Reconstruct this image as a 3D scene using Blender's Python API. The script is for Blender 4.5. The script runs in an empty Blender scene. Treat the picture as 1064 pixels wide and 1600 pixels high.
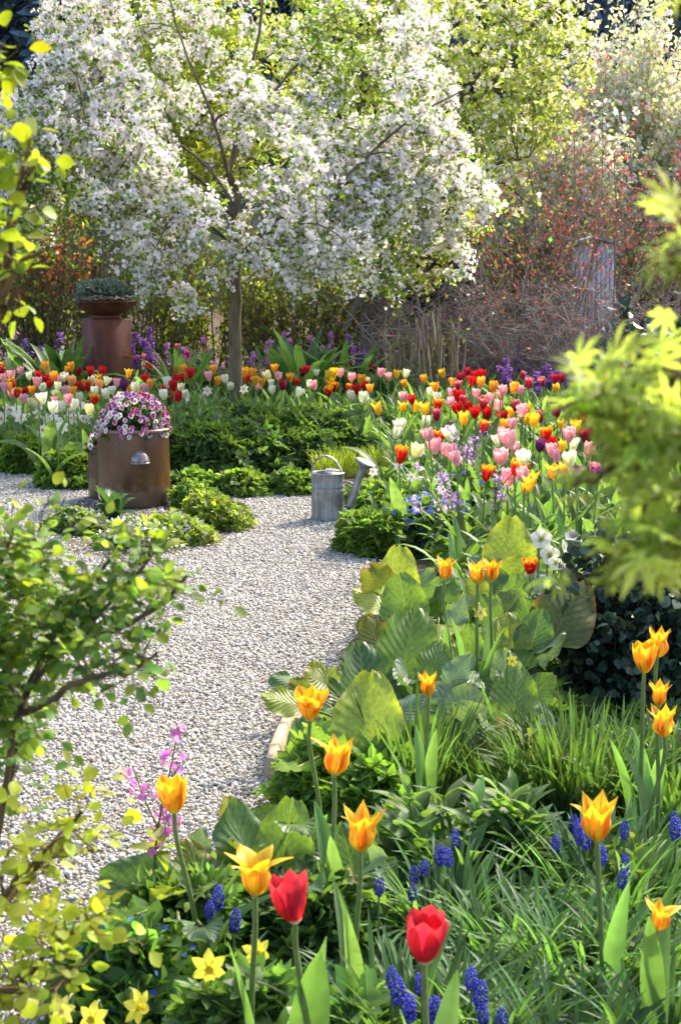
import bpy, math
import numpy as np
from mathutils import Vector

rng = np.random.default_rng(11)
R = math.radians
SC = bpy.context.scene

# ---------------------------------------------------------------- camera, world, sun, exposure
PITCH, FPX, EYE = R(9.65), 2600.0, 1.4
cam_d = bpy.data.cameras.new('camera')
cam = bpy.data.objects.new('camera', cam_d)
SC.collection.objects.link(cam)
cam.location = (0, 0, EYE)
cam.rotation_euler = (R(90) - PITCH, 0, 0)
cam_d.sensor_fit = 'VERTICAL'
cam_d.sensor_height = 36
cam_d.lens = FPX / 1600 * 36
cam_d.clip_start, cam_d.clip_end = 0.05, 500
cam_d.dof.use_dof = True
cam_d.dof.focus_distance = 6.5
cam_d.dof.aperture_fstop = 13
SC.camera = cam

SUN_EL, SUN_AZ = 43, 40           # azimuth clockwise from straight ahead (+Y)
world = bpy.data.worlds.new('World')
SC.world = world
world.use_nodes = True
nt = world.node_tree
sky = nt.nodes.new('ShaderNodeTexSky')
sky.sky_type = 'NISHITA'
sky.sun_disc = False
sky.sun_elevation = R(SUN_EL)
sky.sun_rotation = R(SUN_AZ)
sky.dust_density = 4.0
sky.ozone_density = .4
bg = nt.nodes['Background']
bg.inputs['Strength'].default_value = 0.15
nt.links.new(sky.outputs['Color'], bg.inputs['Color'])

sun_d = bpy.data.lights.new('sun', 'SUN')
sun_d.energy, sun_d.angle, sun_d.color = 2.5, R(4.0), (1.0, 0.91, 0.77)
sun = bpy.data.objects.new('sun', sun_d)
SC.collection.objects.link(sun)
sd = Vector((math.sin(R(SUN_AZ)) * math.cos(R(SUN_EL)), math.cos(R(SUN_AZ)) * math.cos(R(SUN_EL)), math.sin(R(SUN_EL))))
sun.rotation_euler = sd.to_track_quat('Z', 'Y').to_euler()

SC.view_settings.view_transform = 'Standard'
SC.view_settings.look = 'None'
SC.view_settings.exposure = 1.74
SC.cycles.max_bounces = 8
SC.cycles.transparent_max_bounces = 4
SC.cycles.use_denoising = True

# ---------------------------------------------------------------- pixel <-> ground helpers (photo pixels 1064 x 1600)
FW = np.array([0, math.cos(PITCH), -math.sin(PITCH)])
UP = np.array([0, math.sin(PITCH), math.cos(PITCH)])
RT = np.array([1.0, 0, 0])
O = np.array([0, 0, EYE])


def ray(px, py):
    return FW + RT * (px - 532) / FPX + UP * (800 - py) / FPX


def G(px, py, z=0.0):
    d = ray(px, py)
    return O + d * ((z - EYE) / d[2])


def D(px, py, y):
    d = ray(px, py)
    return O + d * (y / d[1])


def PX(p):
    v = np.asarray(p) - O
    w = v @ FW
    return 532 + FPX * (v @ RT) / w, 800 - FPX * (v @ UP) / w


# ---------------------------------------------------------------- object helpers
def link(o, parent=None):
    SC.collection.objects.link(o)
    if parent is not None:
        o.parent = parent
    return o


def tag(o, label=None, cat=None, group=None, kind=None):
    if label: o['label'] = label
    if cat: o['category'] = cat
    if group: o['group'] = group
    if kind: o['kind'] = kind
    return o


def thing(name, label, cat, loc=(0, 0, 0), rz=0, group=None):
    o = bpy.data.objects.new(name, None)
    o.empty_display_size = .05
    o.location = [float(a) for a in loc]
    o.rotation_euler = (0, 0, rz)
    link(o)
    return tag(o, label, cat, group)


def inst(name, me, parent, loc=(0, 0, 0), rot=(0, 0, 0), s=1.0):
    o = bpy.data.objects.new(name, me)
    o.location = [float(a) for a in loc]
    o.rotation_euler = rot
    o.scale = (s, s, s) if np.isscalar(s) else s
    return link(o, parent)


class MB:
    """collects vertices, faces, colours and leaf coordinates, then links them as one mesh"""
    def __init__(s):
        s.V, s.F, s.C, s.U, s.n = [], [], [], [], 0

    def add(s, V, F, C, U=None):
        V = np.asarray(V, float).reshape(-1, 3)
        C = np.asarray(C, float)
        if C.ndim == 1: C = np.tile(C, (len(V), 1))
        if U is None: U = np.zeros((len(V), 2))
        for f in (F if isinstance(F, list) else [F]):
            f = np.asarray(f, np.int64)
            if f.size: s.F.append(f + s.n)
        s.V.append(V); s.C.append(C.reshape(-1, 3)); s.U.append(np.asarray(U, float).reshape(-1, 2))
        s.n += len(V)
        return s

    def mesh(s, name, mat, smooth=True):
        me = bpy.data.meshes.new(name)
        V = np.concatenate(s.V); C = np.concatenate(s.C); U = np.concatenate(s.U)
        li = np.concatenate([f.ravel() for f in s.F])
        cnt = np.concatenate([np.full(len(f), f.shape[1], np.int64) for f in s.F])
        me.vertices.add(len(V)); me.vertices.foreach_set('co', V.ravel().astype(np.float32))
        me.loops.add(len(li)); me.loops.foreach_set('vertex_index', li.astype(np.int32))
        me.polygons.add(len(cnt))
        st = np.concatenate([[0], np.cumsum(cnt)[:-1]])
        me.polygons.foreach_set('loop_start', st.astype(np.int32))
        a = me.attributes.new('Col', 'FLOAT_COLOR', 'POINT')
        a.data.foreach_set('color', np.concatenate([np.clip(C, 0, 1), np.ones((len(C), 1))], 1).ravel().astype(np.float32))
        a = me.attributes.new('UVp', 'FLOAT_VECTOR', 'POINT')
        a.data.foreach_set('vector', np.concatenate([U, np.zeros((len(U), 1))], 1).ravel().astype(np.float32))
        me.update(calc_edges=True)
        if smooth: me.polygons.foreach_set('use_smooth', np.ones(len(cnt), bool))
        for m in (mat if isinstance(mat, list) else [mat]): me.materials.append(m)
        me.validate()
        return me

    def build(s, name, mat, parent=None, loc=(0, 0, 0), smooth=True):
        return inst(name, s.mesh(name, mat, smooth), parent, loc)


# ---------------------------------------------------------------- materials
def new_mat(name):
    m = bpy.data.materials.new(name)
    m.use_nodes = True
    t = m.node_tree
    return m, t, t.nodes['Principled BSDF'], t.nodes['Material Output']


def node(t, kind, **kw):
    n = t.nodes.new(kind)
    for k, v in kw.items():
        if k in n.inputs.keys(): n.inputs[k].default_value = v
        else: setattr(n, k, v)
    return n


def mix_rgb(t, a, b, fac, blend='MIX'):
    n = t.nodes.new('ShaderNodeMix')
    n.data_type, n.blend_type = 'RGBA', blend
    for i, x in ((0, fac), (6, a), (7, b)):
        if hasattr(x, 'is_output') or isinstance(x, bpy.types.NodeSocket): t.links.new(x, n.inputs[i])
        else: n.inputs[i].default_value = x if i == 0 else (*x, 1)
    return n.outputs[2]


def ramp(t, fac, stops):
    n = t.nodes.new('ShaderNodeValToRGB')
    e = n.color_ramp.elements
    while len(e) < len(stops): e.new(0.5)
    for x, (p, c) in zip(e, stops):
        x.position = p
        x.color = (*c, 1) if not np.isscalar(c) else (c, c, c, 1)
    t.links.new(fac, n.inputs[0])
    return n.outputs[0]


def noise(t, scale, detail=3, coord='Object', stretch=None):
    tc = t.nodes.new('ShaderNodeTexCoord')
    n = node(t, 'ShaderNodeTexNoise', Scale=scale, Detail=detail)
    src = tc.outputs[coord]
    if stretch:
        mp = t.nodes.new('ShaderNodeMapping'); mp.inputs['Scale'].default_value = stretch
        t.links.new(src, mp.inputs[0]); src = mp.outputs[0]
    t.links.new(src, n.inputs['Vector'])
    return n.outputs['Fac']


def bump(t, bsdf, fac, strength, dist=.01):
    b = node(t, 'ShaderNodeBump', Strength=strength, Distance=dist)
    t.links.new(fac, b.inputs['Height'])
    t.links.new(b.outputs[0], bsdf.inputs['Normal'])


def leaf_mat(name, rough=.5, trans=.5, tcol=(1.85, 1.85, .65), spec=.28, vein=0.0, nscale=25.0, pale=(.30, .36, .12), petal=False):
    m, t, b, out = new_mat(name)
    at = t.nodes.new('ShaderNodeAttribute'); at.attribute_name = 'Col'
    c = at.outputs['Color']
    nz = noise(t, nscale, 3)
    c = mix_rgb(t, c, ramp(t, nz, [(.3, .72), (.7, 1.28)]), 1.0, 'MULTIPLY')
    oi = t.nodes.new('ShaderNodeObjectInfo')
    mr = node(t, 'ShaderNodeMapRange'); t.links.new(oi.outputs['Random'], mr.inputs[0])
    mr.inputs[3].default_value, mr.inputs[4].default_value = .85, 1.15
    hs = t.nodes.new('ShaderNodeHueSaturation')
    t.links.new(mr.outputs[0], hs.inputs['Value']); t.links.new(c, hs.inputs['Color'])
    c = hs.outputs[0]
    if vein or petal:
        au = t.nodes.new('ShaderNodeAttribute'); au.attribute_name = 'UVp'
        sp = t.nodes.new('ShaderNodeSeparateXYZ'); t.links.new(au.outputs['Vector'], sp.inputs[0])
        def mth(op, a, bb=None):
            n = t.nodes.new('ShaderNodeMath'); n.operation = op
            for i, x in enumerate((a, bb)):
                if x is None: continue
                if isinstance(x, bpy.types.NodeSocket): t.links.new(x, n.inputs[i])
                else: n.inputs[i].default_value = x
            return n.outputs[0]
        au_ = mth('ABSOLUTE', sp.outputs[0])
    if vein:
        # side veins leave the midrib at an angle and curve to the edge
        ph = mth('SUBTRACT', mth('MULTIPLY', sp.outputs[1], 8.0), mth('MULTIPLY', mth('POWER', au_, .75), 3.6))
        w = mth('ABSOLUTE', mth('SUBTRACT', mth('FRACT', ph), .5))
        side = mth('MULTIPLY', mth('LESS_THAN', w, mth('SUBTRACT', .10, mth('MULTIPLY', au_, .06))), .8)
        mid = mth('LESS_THAN', au_, .045)
        v = mth('MAXIMUM', side, mid)
        c = mix_rgb(t, c, pale, mth('MULTIPLY', v, vein))
        wv = mth('MULTIPLY', w, 1.0)
        bump(t, b, wv, .3, .012)
    if petal:
        cmb = t.nodes.new('ShaderNodeCombineXYZ')
        t.links.new(mth('MULTIPLY', sp.outputs[0], 13.0), cmb.inputs[0]); t.links.new(mth('MULTIPLY', sp.outputs[1], 1.3), cmb.inputs[1])
        t.links.new(mth('MULTIPLY', oi.outputs['Random'], 30.0), cmb.inputs[2])
        ns = node(t, 'ShaderNodeTexNoise', Scale=1.0, Detail=3.0); t.links.new(cmb.outputs[0], ns.inputs['Vector'])
        c = mix_rgb(t, c, ramp(t, ns.outputs['Fac'], [(.3, .62), (.7, 1.2)]), 1.0, 'MULTIPLY')
    t.links.new(c, b.inputs['Base Color'])
    b.inputs['Roughness'].default_value = rough
    b.inputs['Specular IOR Level'].default_value = spec
    tr = t.nodes.new('ShaderNodeBsdfTranslucent')
    t.links.new(mix_rgb(t, c, tcol, 1.0, 'MULTIPLY'), tr.inputs['Color'])
    mx = t.nodes.new('ShaderNodeMixShader'); mx.inputs[0].default_value = trans
    t.links.new(b.outputs[0], mx.inputs[1]); t.links.new(tr.outputs[0], mx.inputs[2])
    t.links.new(mx.outputs[0], out.inputs['Surface'])
    return m


def attr_mat(name, rough=.8, nscale=40.0, amt=(.7, 1.3), bmp=.3, bd=.004, spec=.3, stretch=None):
    m, t, b, out = new_mat(name)
    at = t.nodes.new('ShaderNodeAttribute'); at.attribute_name = 'Col'
    nz = noise(t, nscale, 5, stretch=stretch)
    t.links.new(mix_rgb(t, at.outputs['Color'], ramp(t, nz, [(.3, amt[0]), (.7, amt[1])]), 1.0, 'MULTIPLY'), b.inputs['Base Color'])
    b.inputs['Roughness'].default_value = rough
    b.inputs['Specular IOR Level'].default_value = spec
    if bmp: bump(t, b, nz, bmp, bd)
    return m


M_LEAF = leaf_mat('leaf')
M_GLOSS = leaf_mat('glossy_leaf', rough=.36, trans=.12, spec=.45)
M_BERG = leaf_mat('broad_leaf', rough=.40, trans=.36, spec=.35, vein=.2, nscale=14)
M_GLOW = leaf_mat('thin_young_leaf', rough=.55, trans=.62, tcol=(1.7, 1.75, .9), spec=.2)
M_RED = leaf_mat('red_leaf', rough=.5, trans=.35, tcol=(1.2, .9, 1.0), spec=.25)
M_BLADE = leaf_mat('blade_leaf', rough=.5, trans=.45, spec=.3, nscale=12)
M_PETAL = leaf_mat('petal', rough=.42, trans=.45, tcol=(1.2, 1.2, .9), spec=.3, petal=True)
M_BLOSSOM = leaf_mat('blossom_petal', rough=.6, trans=.5, tcol=(1.12, 1.08, 1.05), spec=.2)
M_BARK = attr_mat('bark', .9, 30, (.55, 1.4), .7, .01, stretch=(1, 1, .25))
M_STEM = attr_mat('green_stem', .5, 60, (.8, 1.2), 0)
M_STONE = attr_mat('pebble', .75, 120, (.8, 1.15), .3, .002)
M_SOIL = attr_mat('soil', .95, 14, (.45, 1.6), 1.0, .03)


# ---------------------------------------------------------------- geometry helpers
def unit(v):
    v = np.asarray(v, float)
    return v / np.maximum(np.linalg.norm(v, axis=-1, keepdims=True), 1e-9)


def rdir(n):
    return unit(rng.normal(size=(n, 3)))


def frames(d, nrm):
    y = unit(d)
    z = nrm - (nrm * y).sum(-1, keepdims=True) * y
    z = unit(z + 1e-6)
    return np.stack([np.cross(y, z), y, z], -1)


def rotz(a):
    a = np.asarray(a, float)
    c, s, o, i = np.cos(a), np.sin(a), np.zeros_like(a), np.ones_like(a)
    return np.stack([np.stack([c, -s, o], -1), np.stack([s, c, o], -1), np.stack([o, o, i], -1)], -2)


class T:  # a template: verts, faces, tint, uv
    def __init__(s, V, F, C=None, U=None):
        s.V = np.asarray(V, float)
        s.F = F if isinstance(F, list) else [np.asarray(F)]
        s.C = np.ones((len(s.V), 3)) if C is None else np.asarray(C, float)
        s.U = np.zeros((len(s.V), 2)) if U is None else np.asarray(U, float)


def scatter(mb, t, pos, rot, size, col):
    n = len(pos)
    if not n: return
    size = np.broadcast_to(np.asarray(size, float), (n,))
    col = np.broadcast_to(np.asarray(col, float), (n, 3))
    V = np.einsum('nij,mj->nmi', rot, t.V) * size[:, None, None] + np.asarray(pos)[:, None, :]
    C = col[:, None, :] * t.C[None]
    m = len(t.V)
    off = (np.arange(n) * m)[:, None, None]
    mb.add(V.reshape(-1, 3), [(np.asarray(f)[None] + off).reshape(-1, np.asarray(f).shape[1]) for f in t.F], C.reshape(-1, 3), np.tile(t.U, (n, 1)))


def strip(L, Mi, Rr, u=1.0, tint=None):
    """three point rows -> template"""
    n = len(L)
    V = np.stack([L, Mi, Rr], 1).reshape(-1, 3)
    F = []
    for i in range(n - 1):
        a = i * 3
        F += [[a, a + 1, a + 4, a + 3], [a + 1, a + 2, a + 5, a + 4]]
    v = np.linspace(0, 1, n)
    U = np.stack([np.tile([-u, 0, u], n), np.repeat(v, 3)], 1)
    return T(V, np.array(F), tint, U)


def leafT(w=.45, n=4, fold=.12, curl=.2, p=.8, skew=1.0):
    v = np.linspace(0, 1, n + 1)
    ww = w * np.maximum(np.sin(np.pi * np.clip(v ** skew, 0.02, .985)), 0) ** p
    z = -curl * v ** 2
    o = np.zeros_like(v)
    return strip(np.stack([-ww, v, z + fold * ww * 2], 1), np.stack([o, v, z], 1), np.stack([ww, v, z + fold * ww * 2], 1))


def merge(ts):
    V, F, C, U, n = [], [], [], [], 0
    for t in ts:
        V.append(t.V); C.append(t.C); U.append(t.U)
        F += [np.asarray(f) + n for f in t.F]
        n += len(t.V)
    by = {}
    for f in F: by.setdefault(f.shape[1], []).append(f)
    return T(np.concatenate(V), [np.concatenate(x) for x in by.values()], np.concatenate(C), np.concatenate(U))


def xf(t, rot=None, loc=(0, 0, 0), s=1.0, tint=None):
    V = t.V * s
    if rot is not None: V = V @ np.asarray(rot).T
    return T(V + np.asarray(loc), t.F, t.C if tint is None else t.C * np.asarray(tint), t.U)


def lobedT(n=5, spread=150, w=.2, lens=None, curl=.15, fold=.1, p=.7, cup=.1):
    """a palmate leaf: lobes fanned out from the stalk"""
    ts = []
    for i in range(n):
        a = R(spread) * (i / (n - 1) - .5) * 2 if n > 1 else 0
        ln = (lens[i] if lens else 1 - .35 * abs(i / (n - 1) - .5) * 2)
        t = leafT(w / ln, 3, fold, curl, p, 1.3)
        t.V = t.V * ln
        t.V[:, 2] += cup * t.V[:, 1] ** 2 - .012 * i + .02 * ((i % 2))
        ts.append(xf(t, rotz(np.array(a))))
    return merge(ts)


def bladeT(bend=60, w=.03, n=6, lean=8, fold=.4, p=.5, tipw=.0, twist=0, pw=1.4):
    v = np.linspace(0, 1, n + 1)
    a = R(lean) + R(bend) * v ** pw
    dy, dz = np.sin(a), np.cos(a)
    y = np.concatenate([[0], np.cumsum((dy[1:] + dy[:-1]) / 2)]) / n
    z = np.concatenate([[0], np.cumsum((dz[1:] + dz[:-1]) / 2)]) / n
    ww = w * (np.sin(np.pi * np.clip(.12 + .88 * v, 0, 1)) ** p) * 1.0
    ww[-1] = w * .03
    o = np.zeros_like(v)
    # cross direction x, normal (0, -dz, dy)
    tw = R(twist) * v
    L = np.stack([-ww * np.cos(tw), y - dz * ww * fold - ww * np.sin(tw) * .3, z + dy * ww * fold], 1)
    Rr = np.stack([ww * np.cos(tw), y - dz * ww * fold + ww * np.sin(tw) * .3, z + dy * ww * fold], 1)
    return strip(L, np.stack([o, y, z], 1), Rr)


def tubes(mb, P, Rr, col, k=4):
    """polylines P (n,m,3) with radii (n,m) -> tubes"""
    P = np.asarray(P, float)
    if P.ndim == 2: P = P[None]
    n, m, _ = P.shape
    Rr = np.broadcast_to(np.asarray(Rr, float), (n, m))
    tg = unit(np.gradient(P, axis=1))
    ref = np.where(np.abs(tg[..., 2:3]) > .9, np.array([1.0, 0, 0]), np.array([0, 0, 1.0]))
    a = unit(np.cross(tg, ref)); b = np.cross(tg, a)
    th = np.arange(k) / k * 2 * np.pi
    V = P[:, :, None, :] + Rr[:, :, None, None] * (a[:, :, None, :] * np.cos(th)[:, None] + b[:, :, None, :] * np.sin(th)[:, None])
    i = np.arange(m - 1)[:, None] * k
    j = np.arange(k)[None]
    F = np.stack([i + j, i + (j + 1) % k, i + k + (j + 1) % k, i + k + j], -1).reshape(-1, 4)
    F = (F[None] + (np.arange(n) * m * k)[:, None, None]).reshape(-1, 4)
    col = np.asarray(col, float)
    if col.ndim == 2: col = np.repeat(col, m * k, 0)
    mb.add(V.reshape(-1, 3), F, col)


def spline(pts, m=12):
    """Catmull-Rom through pts"""
    p = np.asarray(pts, float)
    if len(p) == 2: return p[0] + (p[1] - p[0]) * np.linspace(0, 1, m)[:, None]
    q = np.concatenate([[2 * p[0] - p[1]], p, [2 * p[-1] - p[-2]]])
    out = []
    for t in np.linspace(0, len(p) - 1 - 1e-9, m):
        i = int(t); f = t - i
        a, b, c, d = q[i], q[i + 1], q[i + 2], q[i + 3]
        out.append(.5 * (2 * b + (c - a) * f + (2 * a - 5 * b + 4 * c - d) * f * f + (3 * b - a - 3 * c + d) * f ** 3))
    return np.array(out)


def lathe(mb, prof, col, k=48, closed_top=False, sx=1.0, sy=1.0, off=(0, 0, 0)):
    prof = np.asarray(prof, float)
    th = np.arange(k) / k * 2 * np.pi
    V = np.stack([prof[:, 0:1] * np.cos(th) * sx, prof[:, 0:1] * np.sin(th) * sy, np.repeat(prof[:, 1:2], k, 1)], -1).reshape(-1, 3) + np.asarray(off)
    i = np.arange(len(prof) - 1)[:, None] * k
    j = np.arange(k)[None]
    F = np.stack([i + j, i + (j + 1) % k, i + k + (j + 1) % k, i + k + j], -1).reshape(-1, 4)
    mb.add(V, F, col)


def box(mb, c, s, col, rz=0.0):
    c, s = np.asarray(c, float), np.asarray(s, float) / 2
    b = min(min(s) * .12, .005)
    V = []
    for z, q in ((-1, 0), (-1, 1), (1, 1), (1, 0)):
        ins = b if q == 0 else 0
        zz = z * s[2] if q == 0 else z * (s[2] - b)
        for x, y in ((-1, -1), (1, -1), (1, 1), (-1, 1)): V.append((x * (s[0] - ins), y * (s[1] - ins), zz))
    V = np.array(V) @ rotz(np.array(rz)).T + c
    F = [[3, 2, 1, 0], [12, 13, 14, 15]]
    for r in range(3):
        for j in range(4): F.append([r * 4 + j, r * 4 + (j + 1) % 4, r * 4 + 4 + (j + 1) % 4, r * 4 + 4 + j])
    mb.add(V, np.array(F), col)


def jit(col, n, v=.18, h=.05):
    """n colours around col: brightness and hue jitter"""
    c = np.tile(np.asarray(col, float), (n, 1)) * np.exp(rng.normal(0, v, (n, 1)))
    return np.clip(c * (1 + rng.normal(0, h, (n, 3))), 0, 1)


KN = rng.normal(size=(9, 3)); PN = rng.uniform(0, 6.28, 9)


def noise3(p, f):
    return np.sin(np.asarray(p) @ KN.T * f + PN).mean(-1) * 2.2


def foliage(mb, t, pos, out, size, col, v=.2, h=.06, up=.5, rnd=.7, droop=.2):
    """leaves at pos that face roughly outward and up, tips outward and down"""
    n = len(pos)
    if not n: return
    nr = unit(out * (1 - up) + np.array([0, 0, up]) + rdir(n) * rnd)
    d = unit(out + rdir(n) * .9 + np.array([0, 0, -droop]))
    ts = t if isinstance(t, list) else [t]
    pick = rng.integers(0, len(ts), n)
    rot = frames(d, nr)
    sz = np.broadcast_to(size, (n,)) * rng.uniform(.65, 1.3, n)
    cc = jit(col, n, v, h) if np.asarray(col).ndim == 1 else col
    for k, tt in enumerate(ts):
        q = pick == k
        scatter(mb, tt, pos[q], rot[q], sz[q], cc[q])


OVAL = leafT(.34, 4, .15, .18)
ROUND = leafT(.46, 4, .12, .12, .6)
SLIM = leafT(.14, 4, .2, .2)
LOBED = [lobedT(5, 120, .24, None, .25, .12), lobedT(7, 150, .17, None, .1, .15)]
MAPLE = [lobedT(7, 128, .13, [.45, .75, .95, 1.1, .95, .75, .45], .3, .1, 1.0, -.05), lobedT(7, 132, .12, [.4, .7, .95, 1.1, .95, .7, .4], .1, .2, 1.0, -.2)]


def flowerT(np_=5, w=.38, cup=.35, eye=None, pl=1.0, p=.6, n=2):
    ts = []
    for i in range(np_):
        t = leafT(w, n, .12, -.0, p, 1.0)
        t.V[:, 2] += cup * t.V[:, 1] ** 1.5 + .01 * (i % 2)
        t.V[:, 1] *= pl
        if eye is not None: t.C = np.where((t.V[:, 1:2] < .3), np.asarray(eye), 1.0) * np.ones((len(t.V), 3))
        ts.append(xf(t, rotz(np.array(i / np_ * 2 * np.pi + rng.normal(0, .06)))))
    return merge(ts)


BLOSSOM = [flowerT(5, .40, .25), flowerT(5, .36, .6), flowerT(5, .42, .05)]

# ================================================================ THE SETTING
def inside(P, poly):
    x, y = P[:, 0], P[:, 1]
    r = np.zeros(len(P), bool)
    for (x0, y0), (x1, y1) in zip(poly, np.roll(poly, -1, 0)):
        c = (y0 > y) != (y1 > y)
        r ^= c & (x < (x1 - x0) * (y - y0) / (y1 - y0 + 1e-12) + x0)
    return r


def sheet(name, xs, ys, zf, mat, col):
    X, Y = np.meshgrid(xs, ys)
    V = np.stack([X, Y, zf(X, Y)], -1).reshape(-1, 3)
    nx = len(xs)
    i = np.arange(len(ys) - 1)[:, None] * nx
    j = np.arange(nx - 1)[None]
    F = np.stack([i + j, i + j + 1, i + nx + j + 1, i + nx + j], -1).reshape(-1, 4)
    return MB().add(V, F, col).build(name, mat)


o = sheet('ground', np.linspace(-40, 40, 41), np.linspace(-8, 30, 39), lambda x, y: 0 * x, M_SOIL, (.075, .05, .033))
tag(o, 'dark crumbly garden soil under the planting', kind='structure')
o = sheet('hill', np.linspace(-80, 80, 41), np.linspace(29, 110, 41), lambda x, y: -.05 + np.clip(y - 30, 0, 99) * .42 + np.sin(x * .13) * np.clip(y - 32, 0, 8) * .2, M_SOIL, (.02, .03, .02))
tag(o, 'steep dark wooded hillside behind the garden', kind='structure')

# far wood: one dark mass of spruces
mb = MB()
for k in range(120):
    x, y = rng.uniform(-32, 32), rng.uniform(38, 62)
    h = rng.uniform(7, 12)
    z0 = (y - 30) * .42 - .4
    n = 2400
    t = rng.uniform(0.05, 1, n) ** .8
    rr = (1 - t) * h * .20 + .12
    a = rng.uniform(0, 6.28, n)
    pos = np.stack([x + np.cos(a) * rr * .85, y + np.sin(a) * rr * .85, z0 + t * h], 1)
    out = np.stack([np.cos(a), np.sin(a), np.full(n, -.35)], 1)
    foliage(mb, SLIM, pos, out, rr * .16 + .20, (.065, .098, .135), v=.3, up=.6, rnd=.4)  # blue distance haze is painted into the needle colour
o = mb.build('forest', leaf_mat('haze_tinted_needles', .8, .1, spec=.1, nscale=6))
tag(o, 'dark conifer wood covering the far hillside, colour tinted blue for haze', 'forest', kind='stuff')

# gravel path
edge_r = [(60, 1720), (205, 1500), (290, 1400), (350, 1310), (425, 1230), (455, 1165), (500, 1090), (545, 1000), (570, 940), (600, 890), (552, 868), (538, 850), (575, 830), (578, 800), (560, 772)]
edge_f = [(490, 774), (380, 773), (270, 771), (180, 766), (120, 757), (60, 738), (0, 716), (-150, 700), (-420, 690)]
poly = np.array([G(*p)[:2] for p in edge_r + edge_f] + [[-4.2, 10.6], [-4.2, 1.2], [-.6, 1.2]])
V = np.concatenate([poly, np.full((len(poly), 1), .004)], 1)
m_bed, t_, b_, o_ = new_mat('gravel_bed')
tc = t_.nodes.new('ShaderNodeTexCoord')
vo = node(t_, 'ShaderNodeTexVoronoi', Scale=95.0)
t_.links.new(tc.outputs['Object'], vo.inputs['Vector'])
sx = t_.nodes.new('ShaderNodeSeparateColor'); t_.links.new(vo.outputs['Color'], sx.inputs[0])
t_.links.new(ramp(t_, sx.outputs[0], [(0, (.20, .185, .165)), (.5, (.28, .26, .235)), (1, (.38, .36, .33))]), b_.inputs['Base Color'])
b_.inputs['Roughness'].default_value = .9
bump(t_, b_, vo.outputs['Distance'], 1.0, .006)
o = MB().add(V, np.arange(len(V))[None], (.4, .4, .4)).build('gravel_path', m_bed, smooth=False)
tag(o, 'pale gravel path curving through the garden beds', kind='structure')

# the pebbles themselves
NP = 600000
P = np.stack([rng.uniform(-2.6, .9, NP), rng.uniform(2.2, 10.6, NP)], 1)
P = P[inside(P, poly)]
P += rng.normal(0, .03, P.shape)
wv = np.abs(P[:, 0]) < (P[:, 1] * .205 + .5)
P = P[wv]
CUB = np.array([[x, y, z] for z in (-1, 1) for y in (-1, 1) for x in (-1, 1)], float)
PEB = T(np.concatenate([CUB * .62, np.array([[0, 0, -1], [0, 0, 1], [0, -1, 0], [0, 1, 0], [-1, 0, 0], [1, 0, 0]])]), None) if False else None
cube_f = np.array([[0, 2, 3, 1], [4, 5, 7, 6], [0, 1, 5, 4], [2, 6, 7, 3], [0, 4, 6, 2], [1, 3, 7, 5]])
centres = np.array([[0, 0, -1], [0, 0, 1], [0, -1, 0], [0, 1, 0], [-1, 0, 0], [1, 0, 0]], float)
tri = []
for q, f in enumerate(cube_f):
    for e in range(4): tri.append([f[e], f[(e + 1) % 4], 8 + q])
mb = MB()
n = len(P)
kinds = np.array([[.45, .425, .375], [.36, .34, .31], [.27, .26, .245], [.41, .35, .265], [.56, .535, .485], [.16, .155, .15], [.32, .265, .195]])
ck = rng.choice(7, n, p=[.30, .24, .12, .12, .14, .03, .05])
cols = np.clip(kinds[ck] * np.exp(rng.normal(0, .12, (n, 1))), 0, .85)
var = rng.integers(0, 5, n)
for k in range(5):
    V = np.concatenate([CUB * .66, centres * .98]) * rng.uniform(.7, 1.2, (14, 1)) * np.array([1.0, .8, .62])
    q = var == k
    m = q.sum()
    rot = frames(rdir(m) * np.array([1, 1, .35]), np.array([0, 0, 1.0]) + rdir(m) * .5)
    s = np.exp(rng.normal(0, .30, m)) * .0043
    scatter(mb, T(V, [np.array(tri)]), np.concatenate([P[q], (s * .45 + rng.uniform(.002, .009, m))[:, None]], 1), rot, s, cols[q])
o = mb.build('gravel', M_STONE)
tag(o, 'loose pale grey and white pebbles of the path', 'gravel', kind='stuff')

# the stone edging slab at the bend
mb = MB()
e = spline([np.append(G(418, 1222)[:2], -.02), np.append(G(428, 1190)[:2], -.02), np.append(G(442, 1155)[:2], -.02), np.append(G(462, 1122)[:2], -.02)], 10)
tgt = unit(np.gradient(e, axis=0)); sd_ = np.stack([tgt[:, 1], -tgt[:, 0], 0 * tgt[:, 0]], 1)
ring = [(-.006, 0), (-.010, .05), (-.006, .078), (.0, .084), (.018, .084), (.024, .078), (.026, 0)]
V = np.stack([e + sd_ * a + np.array([0, 0, z]) for a, z in ring], 1)
V += rng.normal(0, .0012, V.shape)
k = len(ring)
F = [[i * k + j, i * k + j + 1, (i + 1) * k + j + 1, (i + 1) * k + j] for i in range(len(e) - 1) for j in range(k - 1)] 
mb.add(V.reshape(-1, 3), np.array(F), (.40, .31, .21))
mb.add(np.concatenate([V[0], V[-1]]), [np.arange(k)[None], np.arange(k, 2 * k)[None]], (.40, .31, .21))
tag(mb.build('edging_stone', M_STONE), 'thin sandy curved edging stone between gravel and broad bergenia leaves', 'edging stone')

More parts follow.
